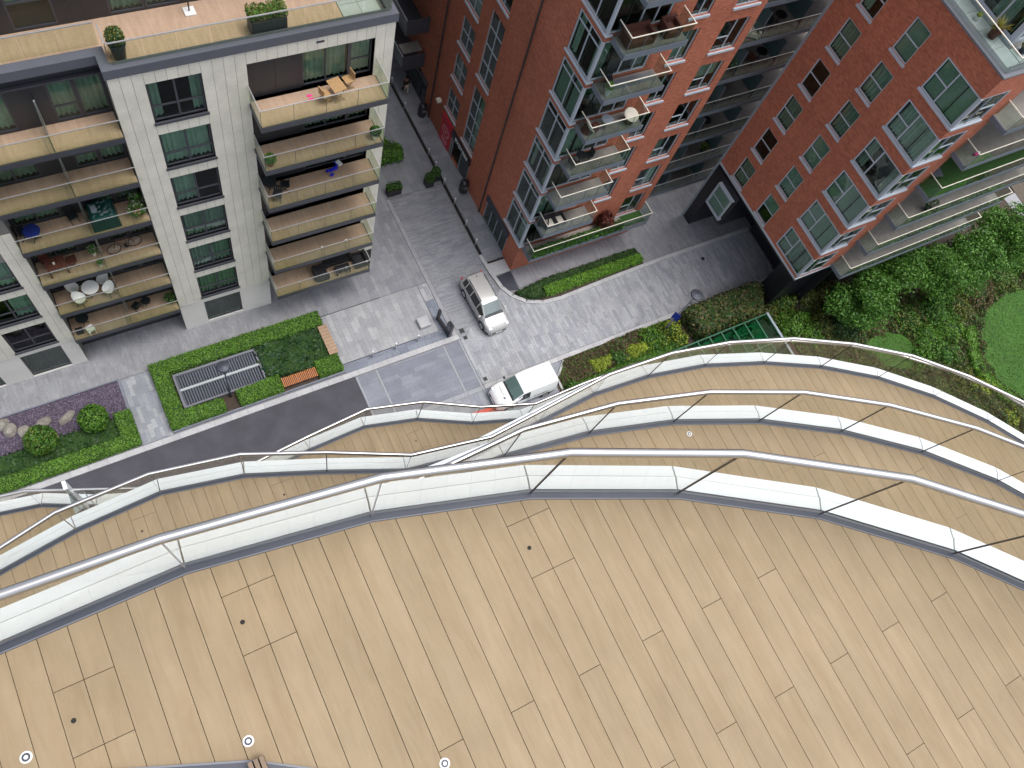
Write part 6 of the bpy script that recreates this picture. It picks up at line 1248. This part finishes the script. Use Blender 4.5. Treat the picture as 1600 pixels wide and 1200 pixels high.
rtable('round_table', 'black round table in the left corner of the lowest left balcony', (-3.55, 25.2, B5), 0.33, 0.65, 'iron'); t = thing('white_stool', 'small white square stool by the glass on the lowest left balcony', 'stool', (-3.35, 24.55, B5), R(20)); q = MB(); q.box(-0.2, 0.2, -0.2, 0.2, 0.4, 0.46); obj('seat', q, 'white_plastic', t)
for a in (-1, 1):
    for b in (-1, 1): q = MB(); q.box(a * 0.16 - 0.02, a * 0.16 + 0.02, b * 0.16 - 0.02, b * 0.16 + 0.02, 0, 0.4); obj('leg', q, 'white_plastic', t)
t = thing('crate', 'dark open crate behind the white stool', 'crate', (-3.9, 24.75, B5)); q = MB(); q.box(-0.18, 0.18, -0.15, 0.15, 0, 0.03); q.box(-0.18, 0.18, -0.15, -0.12, 0.03, 0.3); q.box(-0.18, 0.18, 0.12, 0.15, 0.03, 0.3); q.box(-0.18, -0.15, -0.12, 0.12, 0.03, 0.3); q.box(0.15, 0.18, -0.12, 0.12, 0.03, 0.3); obj('box', q, 'rattan_black', t)
chair('garden_chair', 'dark folding chair right of the divider on the lowest left balcony', (-0.75, 25.1, B5), R(40), 'iron'); rtable('small_table', 'small dark table beside the folding chair on the lowest left balcony', (-0.2, 25.2, B5), 0.25, 0.5, 'iron'); potplant('trailing pot plant at the right pier of the lowest left balcony', (1.05, 24.9, B5), 0.15, 0.3, 0.3, G_MID + G_DARK, 'pot_dark', gh=0.35, n=350)
# roof terrace of the pale block
potplant('clipped conical shrub in a round dark pot at the inner corner of the roof terrace', (2.15, 25.35, 21.42), 0.30, 0.75, 0.33, G_DARK + G_OLIVE, 'pot_dark', gh=0.42, n=1200)
boxplant((7.85, 25.35, 0), 1.45, 0.6, 0.7, 'long dark trough with a clipped box hedge on the roof terrace', False, 'pot_dark', 21.42, G_OLIVE + G_MID, 0.5)
t = thing('parasol_base', 'white square parasol base with a dark pole on the roof terrace', 'parasol', (5.25, 26.9, 21.42)); q = MB(); q.box(-0.22, 0.22, -0.22, 0.22, 0, 0.08); bevel(obj('base', q, 'white_plastic', t), 0.02); q = MB(); q.tube([(0, 0, 0.08), (0, 0, 2.4)], 0.03, 8); obj('pole', q, 'iron', t); q = MB(); q.lathe([(0.05, 1.2), (0.12, 1.4), (0.09, 2.2), (0.03, 2.5)], 10); obj('folded_canopy', q, 'cloth_black', t)
# balconies of the middle brick block (floors every 3 m)
def rsofa(name, lbl, p, sx, sy, mt='rattan'):
    t = thing(name, lbl, 'sofa', p); q = MB(); q.box(-sx / 2, sx / 2, -sy / 2, sy / 2, 0.06, 0.36); obj('seat', q, mt, t); q = MB(); q.box(-sx / 2, sx / 2, sy / 2 - 0.12, sy / 2, 0.36, 0.72); obj('backrest', q, mt, t)
    for s in (-1, 1): q = MB(); q.box(s * (sx / 2 - 0.06) - 0.06, s * (sx / 2 - 0.06) + 0.06, -sy / 2, sy / 2 - 0.12, 0.36, 0.62); obj('arm', q, mt, t)
    q = MB(); q.box(-sx / 2 + 0.05, sx / 2 - 0.05, -sy / 2 + 0.05, sy / 2 - 0.05, 0, 0.06); obj('plinth', q, 'trim_black', t)
rsofa('rattan_sofa', 'brown rattan sofa at the left of the top brick balcony', (23.5, 21.05, 21.0), 1.5, 0.8); rsofa('rattan_armchair', 'brown rattan armchair at the right of the top brick balcony', (25.35, 21.1, 21.0), 0.85, 0.75)
chair('wire_chair', 'dark wire chair on the balcony with the white plant pot', (23.1, 21.25, 18.0), R(160), 'iron'); potplant('spiky green plant in a white pot at the glass of the brick balcony', (22.85, 20.75, 18.0), 0.14, 0.35, 0.2, G_BRIGHT, 'white_plastic', gh=0.3, n=220); q = MB(); q.box(23.4, 25.8, 20.9, 21.4, 18.001, 18.012); tag(obj('outdoor_rug', q, 'coping_grey'), 'plain grey rug on the balcony with the wire chair', 'rug')
def papasan(lbl, p, rz, tilt):
    t = thing('round_chair', lbl, 'chair', p, rz, 'cream cushioned round chairs'); q = MB(); q.lathe([(0.02, 0.0), (0.25, 0.03), (0.40, 0.14), (0.42, 0.18), (0.36, 0.18), (0.2, 0.09), (0.02, 0.07)], 22); M_ = Matrix.Translation((0, 0, 0.35)) @ Matrix.Rotation(tilt, 4, 'X'); q.v = [tuple(M_ @ Vector(v)) for v in q.v]; obj('cushion', q, 'cushion', t, smooth=True)
    q = MB(); q.lathe([(0.30, 0), (0.20, 0.2), (0.26, 0.34)], 14); obj('stand', q, 'rattan', t)
papasan('round cream cushioned chair at the left end beside the brown stool', (22.85, 21.0, 15.0), R(80), R(55)); papasan('round cream cushioned chair at the right end of the same balcony', (25.45, 20.95, 15.0), R(0), R(15))
rtable('glass_table', 'small round glass table between the two cream round chairs', (24.0, 21.0, 15.0), 0.33, 0.55, 'light_metal'); t = thing('woven_stool', 'brown woven stool beside the left cream chair', 'stool', (23.3, 20.95, 15.0)); q = MB(); q.lathe([(0.2, 0), (0.24, 0.2), (0.2, 0.4)], 14); obj('body', q, 'rattan', t); q = MB(); q.lathe([(0.19, 0.402), (0.19, 0.43), (0.1, 0.44)], 14); obj('pad', q, 'brown_wood', t)
rtable('bistro_table', 'dark bistro table on the fourth brick balcony down', (23.4, 21.1, 12.0), 0.3, 0.7, 'iron'); chair('bistro_chair', 'dark bistro chair left of the table on the fourth brick balcony down', (22.85, 21.0, 12.0), R(-80), 'iron', 'dark bistro chairs on the brick block'); chair('bistro_chair', 'dark bistro chair right of the table on the fourth brick balcony down', (23.95, 21.15, 12.0), R(90), 'iron', 'dark bistro chairs on the brick block')
for x, l in ((23.15, 'left'), (23.85, 'right')):
    t = chair('cushioned_chair', 'black chair with a cream cushion, %s of the pair on the second-lowest brick balcony' % l, (x, 21.0, 6.0), R(180), 'rattan_black', 'black cushioned chairs', 'tub'); t.scale = (0.8, 0.8, 0.9); q = MB(); q.box(-0.28, 0.28, -0.28, 0.32, 0.361, 0.44); bevel(obj('cushion', q, 'cushion', t), 0.03)
chair('rattan_chair', 'black rattan chair in the glazed corner of the second-lowest brick balcony', (22.85, 21.2, 6.0), R(150), 'rattan_black', None, 'tub', 0.7)
hedge('balcony_hedge', [(22.55, 20.6), (29.6, 20.6), (29.6, 20.95), (22.55, 20.95)], 3.0, 3.62, G_DARK + G_MID, 'dark green trough hedge along the glass of the lowest brick balcony', size=0.07, rough=0.08)
potplant('dark red leaved shrub at the end of the trough hedge', (28.3, 21.15, 3.0), 0.25, 0.4, 0.55, [(0.10, 0.02, 0.015), (0.06, 0.03, 0.012), (0.16, 0.03, 0.02)], 'pot_dark', gh=0.7, n=700, size=0.1); q = MB(); q.box(29.9, 31.6, 20.65, 21.5, 3.001, 3.010); tag(obj('mossy_mat', q, 'lawn_carpet'), 'mossy brown mat at the right end of the lowest brick balcony', 'mat')
# link balconies: a few pale things showing in the shade
chair('lounge_chair', 'pale lounge chair on a shaded link balcony', (36.0, 24.3, 15.06), R(150), 'cushion', 'things on the shaded link balconies', 'tub'); potplant('pale green plant on a shaded link balcony', (36.3, 24.4, 12.06), 0.18, 0.35, 0.4, G_BRIGHT + [(0.2, 0.3, 0.2)], 'pot_dark', gh=0.4, n=300); potplant('yellow flowering plant on the lowest shaded link balcony', (38.8, 24.4, 3.06), 0.2, 0.35, 0.35, G_LIME + G_MID, 'pot_dark', gh=0.35, n=300); chair('dark_chair', 'dark chair on a lower shaded link balcony', (36.6, 24.6, 9.06), R(40), 'iron'); potplant('dark plant on a mid shaded link balcony', (35.6, 24.5, 6.06), 0.2, 0.3, 0.35, G_DARK, 'pot_dark', gh=0.4, n=300)
for i, (x, z) in enumerate(((37.6, 18.06), (38.6, 12.06), (37.4, 6.06), (38.2, 15.06))):
    nm_ = ('fourth', 'second', 'lowest but one', 'third')[i]; rtable('round_table', 'dark round table on the %s visible shaded link balcony' % nm_, (x, 24.6, z + 0.0), 0.36, 0.7, 'iron'); chair('dark_chair', 'dark slatted chair beside the table on the %s visible link balcony' % nm_, (x - 0.7, 24.5, z), R(-80), ('iron', 'brown_wood', 'iron', 'iron')[i])
# right block: roof plants and balcony toys
potplant('spiky yellow green palm in a dark pot on the right roof terrace', (37.85, 14.1, 24.45), 0.26, 0.45, 0.5, [(0.30, 0.27, 0.04), (0.24, 0.25, 0.05), (0.36, 0.26, 0.08)], 'brown_wood', gh=0.65, spiky=True); potplant('small yellow plant in a white pot on the right roof terrace', (37.75, 15.2, 24.45), 0.12, 0.22, 0.12, G_LIME, 'white_plastic', gh=0.12, n=120); potplant('clipped bush in a dark pot at the corner of the right roof terrace', (38.9, 12.9, 24.45), 0.2, 0.3, 0.3, G_OLIVE, 'pot_dark', gh=0.3, n=300)
t = thing('toy', 'small pink toy on the green balcony floor of the right block', 'toy', (41.0, 11.3, 18.15)); q = MB(); q.box(-0.15, 0.15, -0.07, 0.07, 0, 0.14); bevel(obj('body', q, 'pink', t), 0.03); q = MB(); q.lathe([(0.05, 0.14), (0.07, 0.2), (0.03, 0.25)], 10, 0.1, 0); obj('head', q, 'white_plastic', t)
t = thing('blue_scooter', 'blue toy scooter on the upper balcony of the right block', 'toy', (41.0, 12.4, 18.15), R(20)); q = MB(); q.box(-0.3, 0.25, -0.07, 0.07, 0.08, 0.13); obj('deck', q, 'blue_plastic', t); q = MB(); q.tube([(0.25, 0, 0.1), (0.18, 0, 0.7)], 0.02, 8); q.tube([(0.18, -0.18, 0.7), (0.18, 0.18, 0.7)], 0.018, 8); obj('handlebar', q, 'navy', t)
for x in (-0.28, 0.26): q = MB(); q.tube([(x, -0.02, 0.07), (x, 0.02, 0.07)], 0.07, 12); obj('wheel', q, 'trim_black', t)
for x, l in ((41.2, 'left'), (43.6, 'right')):
    t = thing('sun_lounger', 'dark lounger on the artificial grass balcony, %s one' % l, 'lounger', (x, 12.0, sz[3]), R(-15), 'dark loungers on the artificial grass'); q = MB(); q.box(-0.3, 0.3, -0.2, 0.5, 0.25, 0.32); obj('seat', q, 'coping_grey', t); q = MB(); q.bar((0, 0.5, 0.3), (0, 0.95, 0.65), 0.6, 0.06); obj('backrest', q, 'coping_grey', t)
    for a in (-1, 1):
        for b in (-0.15, 0.45): q = MB(); q.box(a * 0.26 - 0.02, a * 0.26 + 0.02, b - 0.02, b + 0.02, 0, 0.25); obj('leg', q, 'iron', t)
potplant('dark green bush on a lower long balcony of the right block', (42.6, 11.2, sz[2]), 0.2, 0.3, 0.4, G_DARK, 'pot_dark', gh=0.4, n=350)
